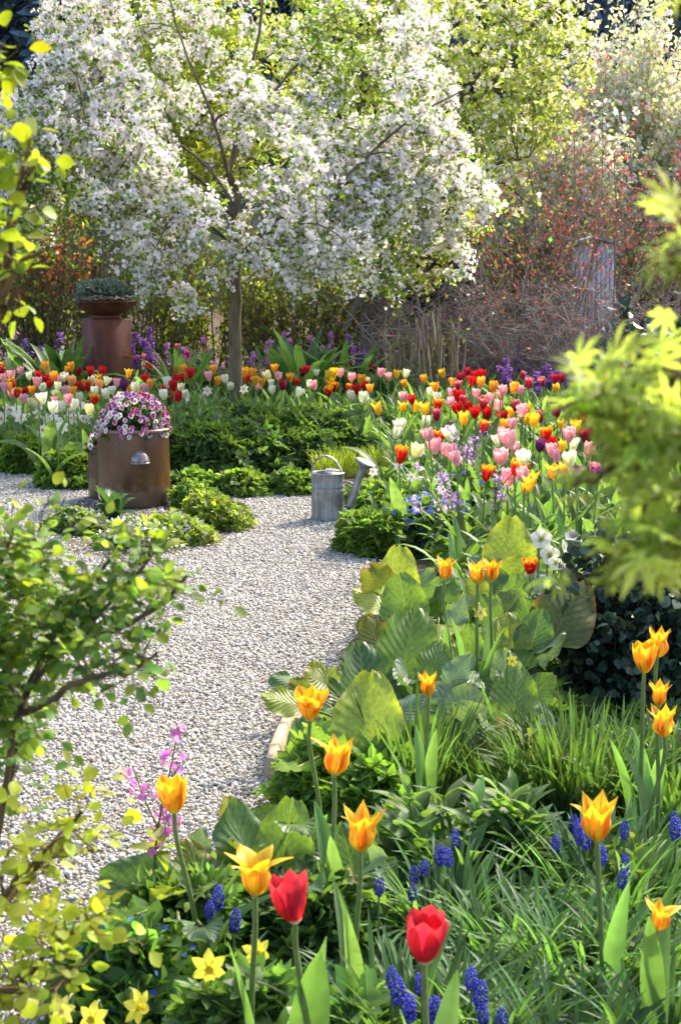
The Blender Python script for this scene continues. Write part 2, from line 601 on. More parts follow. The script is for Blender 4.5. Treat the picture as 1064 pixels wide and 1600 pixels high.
# ================================================================ HARD OBJECTS
# stoneware crock
m_crock, t_, b_, o_ = new_mat('salt_glaze')
n1 = noise(t_, 9, 4, stretch=(1, 1, .5)); n2 = noise(t_, 190, 2)
c = ramp(t_, n1, [(.28, (.034, .012, .006)), (.5, (.075, .028, .011)), (.72, (.125, .054, .02))])
c = mix_rgb(t_, c, ramp(t_, n2, [(.35, .55), (.62, 1.25)]), 1.0, 'MULTIPLY')
tcz = t_.nodes.new('ShaderNodeTexCoord'); spz = t_.nodes.new('ShaderNodeSeparateXYZ'); t_.links.new(tcz.outputs['Object'], spz.inputs[0])
mz = t_.nodes.new('ShaderNodeMath'); mz.operation = 'ADD'; t_.links.new(spz.outputs[2], mz.inputs[0])
ns_ = t_.nodes.new('ShaderNodeMath'); ns_.operation = 'MULTIPLY'; ns_.inputs[1].default_value = -.16; t_.links.new(noise(t_, 26, 5), ns_.inputs[0]); t_.links.new(ns_.outputs[0], mz.inputs[1])
c = mix_rgb(t_, c, (.15, .115, .08), ramp(t_, mz.outputs[0], [(.0, .55), (.035, .0)]))      # dried soil splashed on the foot
t_.links.new(c, b_.inputs['Base Color'])
b_.inputs['Roughness'].default_value = .28
b_.inputs['Coat Weight'].default_value = .2
b_.inputs['Coat Roughness'].default_value = .25
bump(t_, b_, n2, .25, .003)
m_glaze, t_, b_, o_ = new_mat('silvery_glaze')
n1 = noise(t_, 40, 3)
t_.links.new(ramp(t_, n1, [(.3, (.10, .07, .07)), (.7, (.30, .25, .26))]), b_.inputs['Base Color'])
b_.inputs['Roughness'].default_value = .16
b_.inputs['Metallic'].default_value = .35
m_ret, t_, b_, o_ = new_mat('potting_soil')
t_.links.new(ramp(t_, noise(t_, 60, 5), [(.3, (.02, .014, .01)), (.7, (.07, .05, .035))]), b_.inputs['Base Color'])
b_.inputs['Roughness'].default_value = .95


def crock(loc, r, h, lugs, label, cat):
    t = thing('stoneware_crock' if lugs else 'clay_pot', label, cat, loc)
    mb = MB()
    lathe(mb, [(0, .004), (r * .93, .0), (r * .965, .012), (r * .97, h * .3), (r * .965, h * .6), (r * .95, h * .93), (r * .94, h * .955)], (1, 1, 1), 64)
    mb.build('body', m_crock, t)
    mb = MB()
    lathe(mb, [(r * .945, h * .94), (r * 1.03, h * .945), (r * 1.05, h * .965), (r * 1.04, h * .99), (r * .98, h), (r * .915, h * .99), (r * .9, h * .93), (r * .9, h * .82)], (1, 1, 1), 64)
    mb.build('rim', m_crock if not lugs else m_rim, t)
    mb = MB()
    lathe(mb, [(0, h * .905), (r * .5, h * .915), (r * .905, h * .9)], (1, 1, 1), 32)
    mb.build('soil', m_ret, t)
    if lugs:
        for az in (R(-73), R(107)):
            # half-dome lug with a ledge below
            mb = MB()
            N, K = 9, 17
            V = []
            for i in range(N):
                p = i / (N - 1) * math.pi / 2
                for j in range(K):
                    q = j / (K - 1) * math.pi
                    V.append((math.cos(q) * .048 * math.cos(p), -.046 * math.sin(p), math.sin(q) * .058 * math.cos(p)))
            F = [[i * K + j, i * K + j + 1, (i + 1) * K + j + 1, (i + 1) * K + j] for i in range(N - 1) for j in range(K - 1)]
            mb.add(V, np.array(F), (1, 1, 1))
            lv = [(math.cos(q) * .052, -.050 * math.sin(q), 0) for q in np.linspace(0, math.pi, 17)]
            V = np.array([(0, .01, 0)] + lv + [(x, y, -.008) for x, y, _ in lv] + [(0, .01, -.008)])
            F4 = [[1 + j, 18 + j, 19 + j, 2 + j] for j in range(16)]
            F3 = [[0, 1 + j, 2 + j] for j in range(16)] + [[35, 19 + j, 18 + j] for j in range(16)]
            mb.add(V, [np.array(F4), np.array(F3)], (1, 1, 1))
            hnd = mb.build('handle', m_glaze, t)
            rr = r * .955
            hnd.location = (math.cos(az) * rr, math.sin(az) * rr, h * .60)
            hnd.rotation_euler = (0, 0, az + R(90))
    return t


m_rim, t_, b_, o_ = new_mat('rim_glaze')
n1 = noise(t_, 24, 3)
t_.links.new(ramp(t_, n1, [(.3, (.06, .028, .015)), (.7, (.15, .08, .05))]), b_.inputs['Base Color'])
b_.inputs['Roughness'].default_value = .22
b_.inputs['Coat Weight'].default_value = .5
cp = G(207, 795); cp = np.array([cp[0], cp[1] + .10, 0.01])
crock(cp, .191, .400, True, 'big brown salt-glazed crock with shiny half-dome lug, planted with pansies', 'crock')
sp_ = np.array([cp[0] - .185, cp[1] + .20, .01])
crock(sp_, .082, .285, False, 'small terracotta-brown pot half hidden behind the big crock', 'pot')

# zinc watering can
m_zinc, t_, b_, o_ = new_mat('weathered_zinc')
n1 = noise(t_, 16, 5); n2 = noise(t_, 60, 4, stretch=(1, 1, .2))
c = ramp(t_, n1, [(.3, (.13, .145, .155)), (.5, (.235, .25, .257)), (.75, (.36, .37, .365))])
c = mix_rgb(t_, c, ramp(t_, n2, [(.3, .7), (.65, 1.15)]), 1.0, 'MULTIPLY')
t_.links.new(c, b_.inputs['Base Color'])
t_.links.new(ramp(t_, n1, [(.3, .42), (.7, .62)]), b_.inputs['Roughness'])
b_.inputs['Metallic'].default_value = .55
bump(t_, b_, n2, .2, .004)
wp = G(512, 818); wp = np.array([wp[0], wp[1] + .07, .008])
wc = thing('watering_can', 'weathered grey zinc watering can standing on the gravel, rose pointing to the tulips', 'watering can', wp, R(-14))
r, h = .080, .232
SXY = dict(sx=1.0, sy=.84)
mb = MB()
lathe(mb, [(0, .006), (r * .98, .006), (r * 1.03, .0), (r * 1.04, .006), (r * 1.0, .014), (r, h * .60), (r * 1.025, h * .615), (r * 1.025, h * .63), (r, h * .645), (r, h * .69), (r * 1.025, h * .705), (r * 1.025, h * .72), (r, h * .735), (r * .995, h * .96), (r * 1.03, h * .975), (r * 1.035, h * .99), (r * 1.0, h), (r * .97, h * .985), (r * .965, h * .5), (0, h * .48)], (1, 1, 1), 56, **SXY)
mb.build('body', m_zinc, wc)
# half cover over the front of the opening
mb = MB()
q = np.linspace(-1.25, 1.25, 21)
arc = np.stack([np.cos(q) * r * .985, np.sin(q) * r * .985 * .84, np.full(21, h * .985)], 1)
chord = np.stack([np.full(21, r * .05) - .012 * np.cos(q * 1.2), np.linspace(arc[0, 1] * .98, arc[-1, 1] * .98, 21), h * 1.0 + .018 * np.cos(np.linspace(-1.57, 1.57, 21))], 1)
rows = [arc * (1 - f) + chord * f + np.array([0, 0, .008 * math.sin(math.pi * f)]) for f in np.linspace(0, 1, 7)]
V = np.concatenate(rows)
F = np.array([[i * 21 + j, i * 21 + j + 1, (i + 1) * 21 + j + 1, (i + 1) * 21 + j] for i in range(6) for j in range(20)])
mb.add(V, F, (1, 1, 1))
mb.build('cover', m_zinc, wc)


def strap(name, path, w, th, parent, side):
    """a flat band swept along path, its width along `side`"""
    p = spline(path, 28)
    tg = unit(np.gradient(p, axis=0))
    s = np.asarray(side, float)
    nr = unit(np.cross(tg, s))
    a = np.linspace(0, 2 * np.pi, 9)[:8]
    V = p[:, None] + s * (np.cos(a) * w)[None, :, None] + nr[:, None] * (np.sin(a) * th)[None, :, None]
    F = [[i * 8 + j, i * 8 + (j + 1) % 8, i * 8 + 8 + (j + 1) % 8, i * 8 + 8 + j] for i in range(27) for j in range(8)]
    mb = MB().add(V.reshape(-1, 3), np.array(F), (1, 1, 1))
    return mb.build(name, m_zinc, parent)


strap('handle', [(-r * .97, 0, h * .9), (-r * .98, 0, h * 1.02), (-r * .78, 0, h * 1.22), (-r * .20, 0, h * 1.345), (r * .42, 0, h * 1.27), (r * .78, 0, h * 1.08), (r * .9, 0, h * .93)], 0.0145, .0042, wc, (0, 1, 0))
mb = MB()
sp = spline([(r * .80, 0, .030), (r * 1.15, 0, .045), (r * 1.42, 0, .085), (r * 1.72, 0, h * .68), (r * 2.03, 0, h * .98)], 20)
tubes(mb, sp, np.linspace(.031, .0165, 20), (1, 1, 1), 14)
spout = mb.build('spout', m_zinc, wc)
mb = MB()
dirv = unit(np.array([.40, 0, .92]))
fr = frames(np.array([dirv]), np.array([[1.0, 0, 0]]))[0]
mbt = MB()
lathe(mbt, [(.0165, 0), (.018, .018), (.022, .036), (.049, .060), (.053, .062), (.053, .069), (.051, .072), (.025, .077), (0, .078)], (1, 1, 1), 28)
Vr = np.concatenate(mbt.V)
Vr = np.stack([Vr[:, 0], Vr[:, 2], Vr[:, 1]], 1) @ fr.T + sp[-1] - dirv * .004
mb.add(Vr, mbt.F, (1, 1, 1))
mb.build('rose', m_zinc, spout)
mb = MB()
tubes(mb, spline([(r * .93, 0, h * .80), (r * 1.25, 0, h * .81), (r * 1.74, 0, h * .74)], 8), .0055, (1, 1, 1), 8)
tubes(mb, spline([(r * 1.62, -.012, h * .70), (r * 1.78, -.017, h * .745), (r * 1.80, 0, h * .77), (r * 1.78, .017, h * .745), (r * 1.62, .012, h * .70)], 10), .004, (1, 1, 1), 6)
mb.build('brace', m_zinc, wc)

# rusty steel pedestal with a rusty bowl
m_rust, t_, b_, o_ = new_mat('rust')
n1 = noise(t_, 7, 6, stretch=(1, 1, .35)); n2 = noise(t_, 60, 4)
c = ramp(t_, n1, [(.25, (.065, .018, .011)), (.5, (.13, .036, .020)), (.75, (.21, .070, .036))])
c = mix_rgb(t_, c, ramp(t_, n2, [(.3, .7), (.7, 1.25)]), 1.0, 'MULTIPLY')
t_.links.new(c, b_.inputs['Base Color'])
b_.inputs['Roughness'].default_value = .7
bump(t_, b_, n2, .35, .004)
pp = D(164, 640, 12.5); pp = np.array([pp[0], 12.7, 0])
pt = thing('steel_pedestal', 'tall square rust-red steel pedestal carrying a rusty bowl', 'pedestal', pp, R(34))
mb = MB(); box(mb, (0, 0, .365), (.278, .278, .73), (1, 1, 1)); mb.build('column', m_rust, pt, smooth=False)
for z_, sz_ in ((.745, .16), (.012, .31)):
    mb = MB(); box(mb, (0, 0, z_ if z_ > .1 else .010), (sz_, sz_, .026 if z_ > .1 else .018), (1, 1, 1)); mb.build('top_plate' if z_ > .1 else 'foot_plate', m_rust, pt, smooth=False)
bt = thing('rusty_bowl', 'wide shallow rusty bowl on the steel pedestal, driftwood around its rim', 'bowl', (pp[0], pp[1], .76))
mb = MB(); lathe(mb, [(0, 0), (.10, .0), (.155, .02), (.21, .055), (.243, .10), (.249, .102), (.249, .108), (.243, .110), (.205, .07), (.0, .05)], (1, 1, 1), 48); mb.build('shell', m_rust, bt)
mb = MB(); lathe(mb, [(0, .10), (.15, .10), (.236, .098)], (1, 1, 1), 24); mb.build('soil', m_ret, bt)
mb = MB()
dr = []
for k in range(46):
    a = rng.uniform(0, 6.28); l = rng.uniform(.2, .75)
    pts = [(math.cos(a + l * f) * (.225 + rng.normal(0, .014)), math.sin(a + l * f) * (.225 + rng.normal(0, .014)), .115 + rng.uniform(0, .035)) for f in np.linspace(0, 1, 4)]
    dr.append(spline(pts, 8))
tubes(mb, np.array(dr), np.array([.004, .007, .008, .009, .008, .007, .005, .002]), jit((.26, .21, .15), len(dr)), 5)
dw = mb.build('driftwood', M_BARK); tag(dw, 'pale twisted driftwood roots laid around the rusty bowl rim', 'driftwood')
dw.location = (pp[0], pp[1], .76)
# grey cushion plant in the bowl
def cushion(name, label, cat, loc, rx, ry, h, n, t, size, col, mat, part='foliage', up=.6, **kw):
    e = thing(name, label, cat, loc)
    mb = MB()
    u = rdir(n); u[:, 2] = np.abs(u[:, 2])
    rad = rng.uniform(.55, 1.06, n) ** .6
    b = 1 + .16 * noise3(u * 3 + np.asarray(loc)[None], 1.3)
    pos = u * np.array([rx, ry, h]) * (rad * b)[:, None]
    foliage(mb, t, pos, u * np.array([1 / rx, 1 / ry, 1 / h]) * min(rx, h), size, col, up=up, **kw)
    mb.build(part, mat, e)
    return e


cushion('cushion_plant', 'low grey-green cushion plant filling the rusty bowl', 'plant', (pp[0], pp[1], .865), .215, .215, .125, 2600, SLIM, .05, (.10, .15, .13), leaf_mat('silver_leaf', .6, .2, tcol=(1.2, 1.3, 1.0)), droop=-.5)
# four little rusty rods behind
for k, (px, h_) in enumerate(((150, 1.12), (158, 1.15), (174, 1.11), (146, 1.09))):
    p = D(px, 460, 12.92)
    mb = MB(); tubes(mb, np.array([[0, 0, 0], [.004, 0, h_ * .5], [0, .003, h_]]), .011, (.5, .3, .2), 8)
    lathe(mb, [(0, h_ - .012), (.020, h_ - .008), (.020, h_ + .004), (0, h_ + .008)], (.5, .3, .2), 10)
    oo = mb.build('rusty_rod', m_rust)
    oo.location = (p[0], p[1], 0)
    tag(oo, 'thin rusty rod rising behind the planted bowl on the pedestal', 'rod', 'rusty rods behind the bowl')

# pale shed far behind the twigs
m_shed = attr_mat('painted_boards', .6, 5, (.93, 1.05), .05)
s0 = D(926, 400, 15.7)
sh = thing('shed', 'pale blue-grey shed wall glimpsed through the bare red-leaved twigs', 'shed', (s0[0], 15.7, 0))
sh.scale = (.34, .34, .78)
mb = MB()
for k in range(8): box(mb, (-.42 + k * .12, -.6, .8), (.112, .03, 1.62), (.50, .57, .70))
for sgn in (-1, 1):
    for k in range(8): box(mb, (sgn * .5, -.53 + k * .15, .8), (.03, .142, 1.6), (.50, .57, .70))
for k in range(8): box(mb, (-.42 + k * .12, .66, .8), (.112, .03, 1.62), (.50, .57, .70))
mb.build('wall', m_shed, sh, smooth=False)
mb = MB()
for sgn in (-1, 1):
    V = np.array([(sgn * .62, -.72, 1.60), (sgn * .62, .78, 1.60), (0, .78, 1.68), (0, -.72, 1.68)])
    V2 = V + np.array([0, 0, .03])
    mb.add(np.concatenate([V, V2]), np.array([[0, 1, 2, 3], [4, 7, 6, 5], [0, 3, 7, 4], [1, 5, 6, 2], [0, 4, 5, 1]]), (.22, .24, .28))
mb.build('roof', m_shed, sh, smooth=False)

# ================================================================ TREES AND SHRUBS
def grow(skel, rad, targets, r0, m=8, droop=.0, wob=.06, rise=.15, smin=0):
    """one branch from the skeleton to each target; returns paths (n,m,3), radii"""
    n = len(targets)
    out = np.zeros((n, m, 3)); rr = np.zeros((n, m))
    S = skel
    for a in range(0, n, 400):
        tt = targets[a:a + 400]
        dd = tt[:, None] - S[None]
        dist = np.linalg.norm(dd, axis=-1) + np.where(dd[..., 2] < 0, .5 * -dd[..., 2], 0) + np.abs(rng.normal(0, .06, (len(tt), len(S))))
        j = dist.argmin(1)
        s = S[j]
        L = np.linalg.norm(tt - s, axis=1)
        v = np.linspace(0, 1, m)
        arch = (np.sin(np.pi * v) * rise)[None, :, None] * np.array([0, 0, 1.0]) - (v ** 3)[None, :, None] * np.array([0, 0, droop])
        p = s[:, None] + (tt - s)[:, None] * v[None, :, None] + arch * L[:, None, None]
        w = np.cumsum(rng.normal(0, wob / m ** .5, (len(tt), m, 3)), 1) * L[:, None, None]
        w[:, 0] = 0
        out[a:a + 400] = p + w
        b = np.minimum(rad[j] * .75, r0 * np.clip(L / .5, .5, 1.6))
        rr[a:a + 400] = b[:, None] * np.linspace(1, .35, m)[None]
    return out, rr


def lobes_pts(lobes, n, y0, shell=.5, gap=.0, gf=3.0):
    """random points in a union of ellipsoids given in photo pixels (px, py, dy, rx, ry, rz metres deep)"""
    C, Rd = [], []
    for px, py, dy, rx, ry, rz in lobes:
        c = D(px, py, y0 + dy); s = (y0 + dy) / FPX
        C.append(c); Rd.append((rx * s, rz, ry * s))
    C, Rd = np.array(C), np.array(Rd)
    w = Rd.prod(1) ** .75
    out = []
    while sum(map(len, out)) < n:
        k = rng.choice(len(C), n * 2, p=w / w.sum())
        p = C[k] + rdir(n * 2) * (rng.uniform(shell ** 3, 1, (n * 2, 1)) ** (1 / 3)) * Rd[k]
        p = p[p[:, 2] > .15]
        if gap: p = p[noise3(p, gf) > -gap]
        out.append(p)
    return np.concatenate(out)[:n]


def tree(name, label, cat, base, limbs, r0, lobes, y0, levels, bark, leaf=None, flowers=None, shell=.45, gap=.6, gf=3.0, droop=.15, r_lv=(.018, .008, .0035), rise=.15, tipfrac=.55):
    e = thing(name, label, cat, base)
    base = np.asarray(base, float)
    trunk, branch = MB(), MB()
    sk, sr = [], []
    for k, (pts, ra, rb) in enumerate(limbs):
        p = spline(pts, 22)
        p += np.cumsum(rng.normal(0, .0035, p.shape), 0)
        rad = np.linspace(ra, rb, 22)
        if k == 0: rad[:3] *= (1.35, 1.15, 1.04)
        tubes(trunk if k == 0 else branch, p - base, rad * rng.uniform(.975, 1.025, 22), bark, 10 if k == 0 else 7)
        sk.append(p[6 if k == 0 else 2:]); sr.append(rad[6 if k == 0 else 2:])
    trunk.build('trunk', M_BARK, e)
    S, SR = np.concatenate(sk), np.concatenate(sr)
    tips = None
    for lv, nb in enumerate(levels):
        tg = lobes_pts(lobes, nb, y0, shell, gap, gf)
        P, Rr = grow(S, SR, tg, r_lv[min(lv, len(r_lv) - 1)], droop=droop * (1 + lv) / 2, rise=rise)
        tubes(branch, P - base, Rr, np.asarray(bark) * .9, 5 if lv == 0 else 3)
        S = np.concatenate([S, P[:, 2:].reshape(-1, 3)]); SR = np.concatenate([SR, Rr[:, 2:].ravel()])
        tips = P
    cr = branch.build('branches' if False else 'limb', M_BARK, e)
    m = tips.shape[1]

    def along(k, sprd, cl=1):
        if cl > 1:        # clusters of cl around one spur
            p, _ = along(max(k // cl, 1), sprd * .8)
            p = np.repeat(p, cl, 0); off = unit(rdir(len(p)) + np.array([0, -.1, .35]))
            return p + off * rng.uniform(.012, .034, (len(p), 1)), off
        n = len(tips) * k
        i = np.repeat(np.arange(len(tips)), k)
        f = rng.uniform(1 - tipfrac, 1.0, n) * (m - 1)
        a = np.minimum(f.astype(int), m - 2); f = f - a
        p = tips[i, a] * (1 - f[:, None]) + tips[i, a + 1] * f[:, None]
        off = rdir(n)
        return p + off * sprd * rng.uniform(.3, 1, (n, 1)) - base, off
    if leaf:
        mb = MB(); p, off = along(leaf['k'], leaf.get('spread', .03))
        foliage(mb, leaf['t'], p, off, leaf['size'], leaf['col'], v=leaf.get('v', .25), h=leaf.get('h', .08), up=leaf.get('up', .35), rnd=1.0)
        mb.build('foliage', leaf.get('mat', M_LEAF), e)
    if flowers:
        mb = MB(); p, off = along(flowers['k'], flowers.get('spread', .035), flowers.get('cl', 1))
        n = len(p)
        if flowers.get('gap'):
            q = noise3(p + base, 2.6) + rng.normal(0, .25, n) > -flowers['gap']; p, off = p[q], off[q]; n = len(p)
        ts = flowers['t']; pick = rng.integers(0, len(ts), n)
        nr = unit(off + rdir(n) * .6 + np.array([0, -.15, .1]))
        rot = frames(rdir(n), nr)
        sz = flowers['size'] * rng.uniform(.7, 1.2, n)
        cc = jit(flowers['col'], n, .06, .03)
        for k, tt in enumerate(ts):
            q = pick == k
            scatter(mb, tt, p[q], rot[q][:, :, [0, 1, 2]], sz[q], cc[q])
        mb.build('blossom', M_BLOSSOM, e)
    return e


# crab apple in full blossom
TY = 11.5
tb = np.array([D(371, 640, TY)[0], TY, 0])
limbs = [
    ([tb, D(371, 560, TY), D(371.5, 480, TY), D(373, 398, TY)], .049, .038),
    ([D(373, 402, TY), D(366, 350, TY - .03), D(368, 300, TY), D(352, 262, TY - .05)], 0.0245, 0.0165),
    ([D(356, 275, TY), D(372, 200, TY + .1), D(388, 130, TY + .08), D(404, 60, TY), D(412, -60, TY)], 0.0177, 0.0075),
    ([D(373, 402, TY), D(400, 372, TY - .1), D(440, 340, TY - .25), D(500, 318, TY - .4), D(560, 250, TY - .5), D(640, 180, TY - .5), D(720, 140, TY - .4)], 0.0218, 0.0053),
    ([D(440, 340, TY - .25), D(520, 300, TY - .1), D(610, 235, TY + .1), D(690, 250, TY + .2), D(735, 330, TY + .2)], 0.0122, 0.0037),
    ([D(366, 340, TY), D(320, 290, TY - .3), D(260, 240, TY - .6), D(180, 180, TY - .8), D(110, 200, TY - .7), D(60, 280, TY - .6)], 0.0150, 0.0037),
    ([D(368, 320, TY), D(310, 250, TY + .3), D(230, 190, TY + .6), D(150, 90, TY + .6), D(90, 60, TY + .5)], 0.0136, 0.0037),
    ([D(373, 390, TY), D(330, 350, TY - .4), D(280, 330, TY - .8), D(245, 370, TY - 1.0), D(232, 430, TY - 1.0)], 0.0122, 0.0030),
    ([D(360, 290, TY), D(330, 180, TY - .3), D(290, 90, TY - .5), D(260, 0, TY - .5)], 0.0136, 0.0045),
    ([D(372, 200, TY), D(450, 120, TY + .2), D(520, 40, TY + .4), D(560, -40, TY + .4)], 0.0122, 0.0037),
    ([D(373, 395, TY), D(430, 360, TY - .6), D(500, 350, TY - 1.0), D(560, 400, TY - 1.1)], 0.0122, 0.0030),
    ([D(373, 400, TY), D(390, 350, TY + .5), D(430, 300, TY + 1.0)], 0.0122, 0.0045),
]
lobes = [(190, 210, -.3, 190, 150, 1.0), (85, 270, -.2, 110, 140, .7), (40, 330, -.2, 60, 90, .5), (30, 200, 0, 70, 60, .4), (100, 20, 0, 60, 50, .4), (330, 90, 0, 240, 140, 1.0), (400, 250, -.4, 200, 150, 1.0), (280, 360, -.5, 150, 100, .7), (250, 425, -.6, 70, 60, .4), (560, 190, 0, 160, 150, .8),
         (590, 340, -.1, 100, 90, .6), (470, 400, -.6, 130, 60, .5), (590, 420, -.2, 60, 60, .3), (680, 330, .1, 60, 70, .3), (232, 490, -.5, 28, 45, .2), (330, -60, 0, 250, 130, .9), (130, 110, -.1, 80, 70, .5), (560, 30, .2, 150, 90, .6), (60, 330, -.2, 60, 70, .4), (300, 460, -.4, 80, 50, .3), (715, 395, .1, 35, 45, .2), (640, 250, 0, 110, 90, .5), (740, 300, .1, 50, 50, .3)]
tree('crab_apple_tree', 'spreading crab apple tree covered in white blossom, slim bare trunk among tulips', 'tree', tb, limbs, .06, lobes, TY, (70, 420, 2600), (.15, .12, .08),
     leaf=dict(k=11, t=OVAL, size=.033, col=(.16, .23, .05), spread=.05, mat=M_GLOW), flowers=dict(k=33, t=BLOSSOM, size=.0148, col=(.88, .85, .86), spread=.045, cl=3, gap=.42), shell=.1, gap=.16, gf=3.4, droop=.25, tipfrac=.8, r_lv=(.018, .008, .0030))

# second tree behind it, yellow-green with a few flowers
Y2 = 14.2
b2 = np.array([D(585, 600, Y2)[0], Y2, 0])
limbs = [
    ([b2, D(582, 500, Y2), D(590, 420, Y2), D(610, 340, Y2)], .13, .09),
    ([D(610, 345, Y2), D(640, 270, Y2), D(690, 190, Y2), D(760, 100, Y2), D(860, 20, Y2), D(930, -40, Y2)], .06, .018),
    ([D(690, 190, Y2), D(770, 130, Y2 + .2), D(800, 60, Y2 + .2), D(805, -40, Y2)], .035, .012),
    ([D(610, 350, Y2), D(700, 330, Y2 - .3), D(770, 260, Y2 - .4), D(830, 240, Y2 - .4)], .035, .008),
    ([D(600, 380, Y2), D(570, 280, Y2), D(560, 150, Y2), D(600, 30, Y2), D(620, -60, Y2)], .05, .015),
    ([D(595, 400, Y2), D(540, 330, Y2 + .3), D(500, 200, Y2 + .5), D(480, 60, Y2 + .4)], .04, .01),
    ([D(640, 270, Y2), D(720, 280, Y2 + .4), D(790, 330, Y2 + .5)], .03, .006),
    ([D(588, 440, Y2), D(560, 470, Y2 - .2), D(540, 520, Y2 - .4)], .05, .012),
]
lobes = [(840, 130, 0, 90, 110, .6), (640, 130, 0, 200, 170, 1.1), (740, 90, 0, 150, 130, .9), (560, 60, 0, 170, 130, 1.0), (720, 280, -.1, 130, 120, .8), (640, 330, 0, 120, 100, .7), (800, 200, 0, 90, 100, .6), (560, 300, .2, 120, 150, .8), (640, -60, 0, 260, 120, .9), (860, 50, 0, 70, 60, .4), (640, 420, 0, 80, 60, .4)]
tree('fruit_tree', 'taller fruit tree with fresh yellow-green leaves and dark trunk behind the blossom', 'tree', b2, limbs, .1, lobes, Y2, (50, 320, 1500), (.11, .09, .065),
     leaf=dict(k=13, t=OVAL, size=.042, col=(.29, .34, .10), spread=.06, v=.25, mat=M_GLOW), flowers=dict(k=8, t=BLOSSOM, size=.021, col=(.82, .80, .74), spread=.06, cl=4, gap=.1), shell=.15, gap=.5, droop=.05)

# young pale-green tree behind the blossom crown
Y3 = 17.5
b3 = np.array([D(265, 600, Y3)[0], Y3, 0])
limbs = [([b3, D(262, 400, Y3), D(268, 250, Y3), D(262, 120, Y3), D(270, -20, Y3)], .09, .02)] + [([D(264, 380 - 60 * k, Y3), D(264 + s * 60, 300 - 65 * k, Y3 + d), D(264 + s * 100, 200 - 60 * k, Y3 + d)], .03, .008) for k, s, d in ((0, 1, .3), (1, -1, -.2), (2, 1, -.3), (3, -1, .3), (1, 1, .4), (2, -1, 0))]
tree('willow_tree', 'bright yellow-green young tree showing above and through the white blossom', 'tree', b3, limbs, .08, [(265, 80, 0, 100, 120, .8), (250, 200, 0, 130, 140, .9), (290, -30, 0, 90, 80, .6), (370, 170, 0, 120, 140, .7), (140, 260, 0, 110, 120, .7)], Y3, (40, 200, 800), (.12, .11, .07),
     leaf=dict(k=15, t=SLIM, size=.10, col=(.33, .37, .10), spread=.09, mat=M_GLOW), shell=.2, gap=.5, droop=-.1)


def shrub(name, label, cat, base, H, W, n_stem, twigs, leaf, stemcol, lean=.35, r0=.010, y_flat=.5, curve=.3, lo=.15, leaf2=None, group=None, twl=(.12, .35), mat=None, flowers=None, tw_up=.6, subtw=0, pow_=1.0):
    """many stems from one stool, side twigs along them, leaves on the twigs"""
    e = thing(name, label, cat, base, 0, group)
    mb = MB()
    m = 9
    a = rng.uniform(0, 6.28, n_stem)
    ro = np.sqrt(rng.uniform(0, 1, n_stem)) ** pow_
    b0 = np.stack([np.cos(a) * ro * W * .35, np.sin(a) * ro * W * .35 * y_flat, 0 * a], 1)
    tip = np.stack([np.cos(a) * ro * W * (.35 + lean) + rng.normal(0, .06 * W, n_stem), (np.sin(a) * ro * W * (.35 + lean) + rng.normal(0, .06 * W, n_stem)) * y_flat, H * rng.uniform(.6, 1.05, n_stem) * (1 - .22 * ro ** 2)], 1)
    v = np.linspace(0, 1, m)
    P = b0[:, None] + (tip - b0)[:, None] * np.stack([v ** (1 + curve), v ** (1 + curve), v], 1)[None]
    P += np.cumsum(rng.normal(0, .012 * H, P.shape), 1) * v[None, :, None] ** .5 * .6
    tubes(mb, P, r0 * rng.uniform(.6, 1.3, (n_stem, 1)) * np.linspace(1, .3, m), jit(stemcol, n_stem, .2), 5)

    def side(P, k, l0, l1, r, start):
        n, m_ = len(P) * k, P.shape[1]
        i = np.repeat(np.arange(len(P)), k)
        f = rng.uniform(start, 1, n) * (m_ - 1); j = np.minimum(f.astype(int), m_ - 2); f = f - j
        s = P[i, j] * (1 - f[:, None]) + P[i, j + 1] * f[:, None]
        d = unit(rdir(n) * np.array([1, y_flat ** .5, .6]) + np.array([0, 0, tw_up]))
        L = rng.uniform(l0, l1, n)
        vv = np.linspace(0, 1, 5)
        Q = s[:, None] + d[:, None] * (L[:, None] * vv)[..., None] + np.cumsum(rng.normal(0, .03, (n, 5, 3)), 1) * L[:, None, None] * (vv[None, :, None] > 0)
        tubes(mb, Q, r * np.linspace(1, .35, 5), jit(np.asarray(stemcol) * 1.05, n, .2), 3)
        return Q
    Q = side(P, twigs, twl[0] * H, twl[1] * H, r0 * .38, lo)
    if subtw: Q = np.concatenate([Q, side(Q, subtw, twl[0] * H * .35, twl[1] * H * .4, r0 * .2, .2)])
    mb.build('stem', M_BARK, e)
    for part, lf in (('foliage', leaf), ('blossom', flowers), ('foliage', leaf2)):
        if not lf: continue
        k = lf['k']
        n = int(len(Q) * k)
        i = rng.integers(0, len(Q), n)
        f = rng.uniform(.15, 1.05, n) * 4; j = np.minimum(f.astype(int), 3); f = f - j
        p = Q[i, j] * (1 - f[:, None]) + Q[i, j + 1] * f[:, None]
        off = rdir(n)
        p = p + off * lf.get('spread', .02)
        if 'zmin' in lf:
            q = p[:, 2] > lf['zmin'] * H * rng.uniform(.7, 1.2, n); p, off = p[q], off[q]
        mb2 = MB()
        foliage(mb2, lf['t'], p, unit(off + np.array([0, 0, .3])), lf['size'], lf['col'], v=lf.get('v', .28), h=lf.get('h', .08), up=.3, rnd=1.1)
        mb2.build(part, lf.get('mat', M_GLOW), e)
    return e


def gx(px, y):
    return np.array([D(px, 600, y)[0], y, 0])


def zof(py, y):
    return D(532, py, y)[2]


# back rows, from far to near. (px, depth, top py, width px)
def bsh(name, label, cat, px, y, top, wpx, n, tw, leaf, stem, **kw):
    return shrub(name, label, cat, gx(px, y), zof(top, y), wpx * y / FPX, n, tw, leaf, stem, **kw)


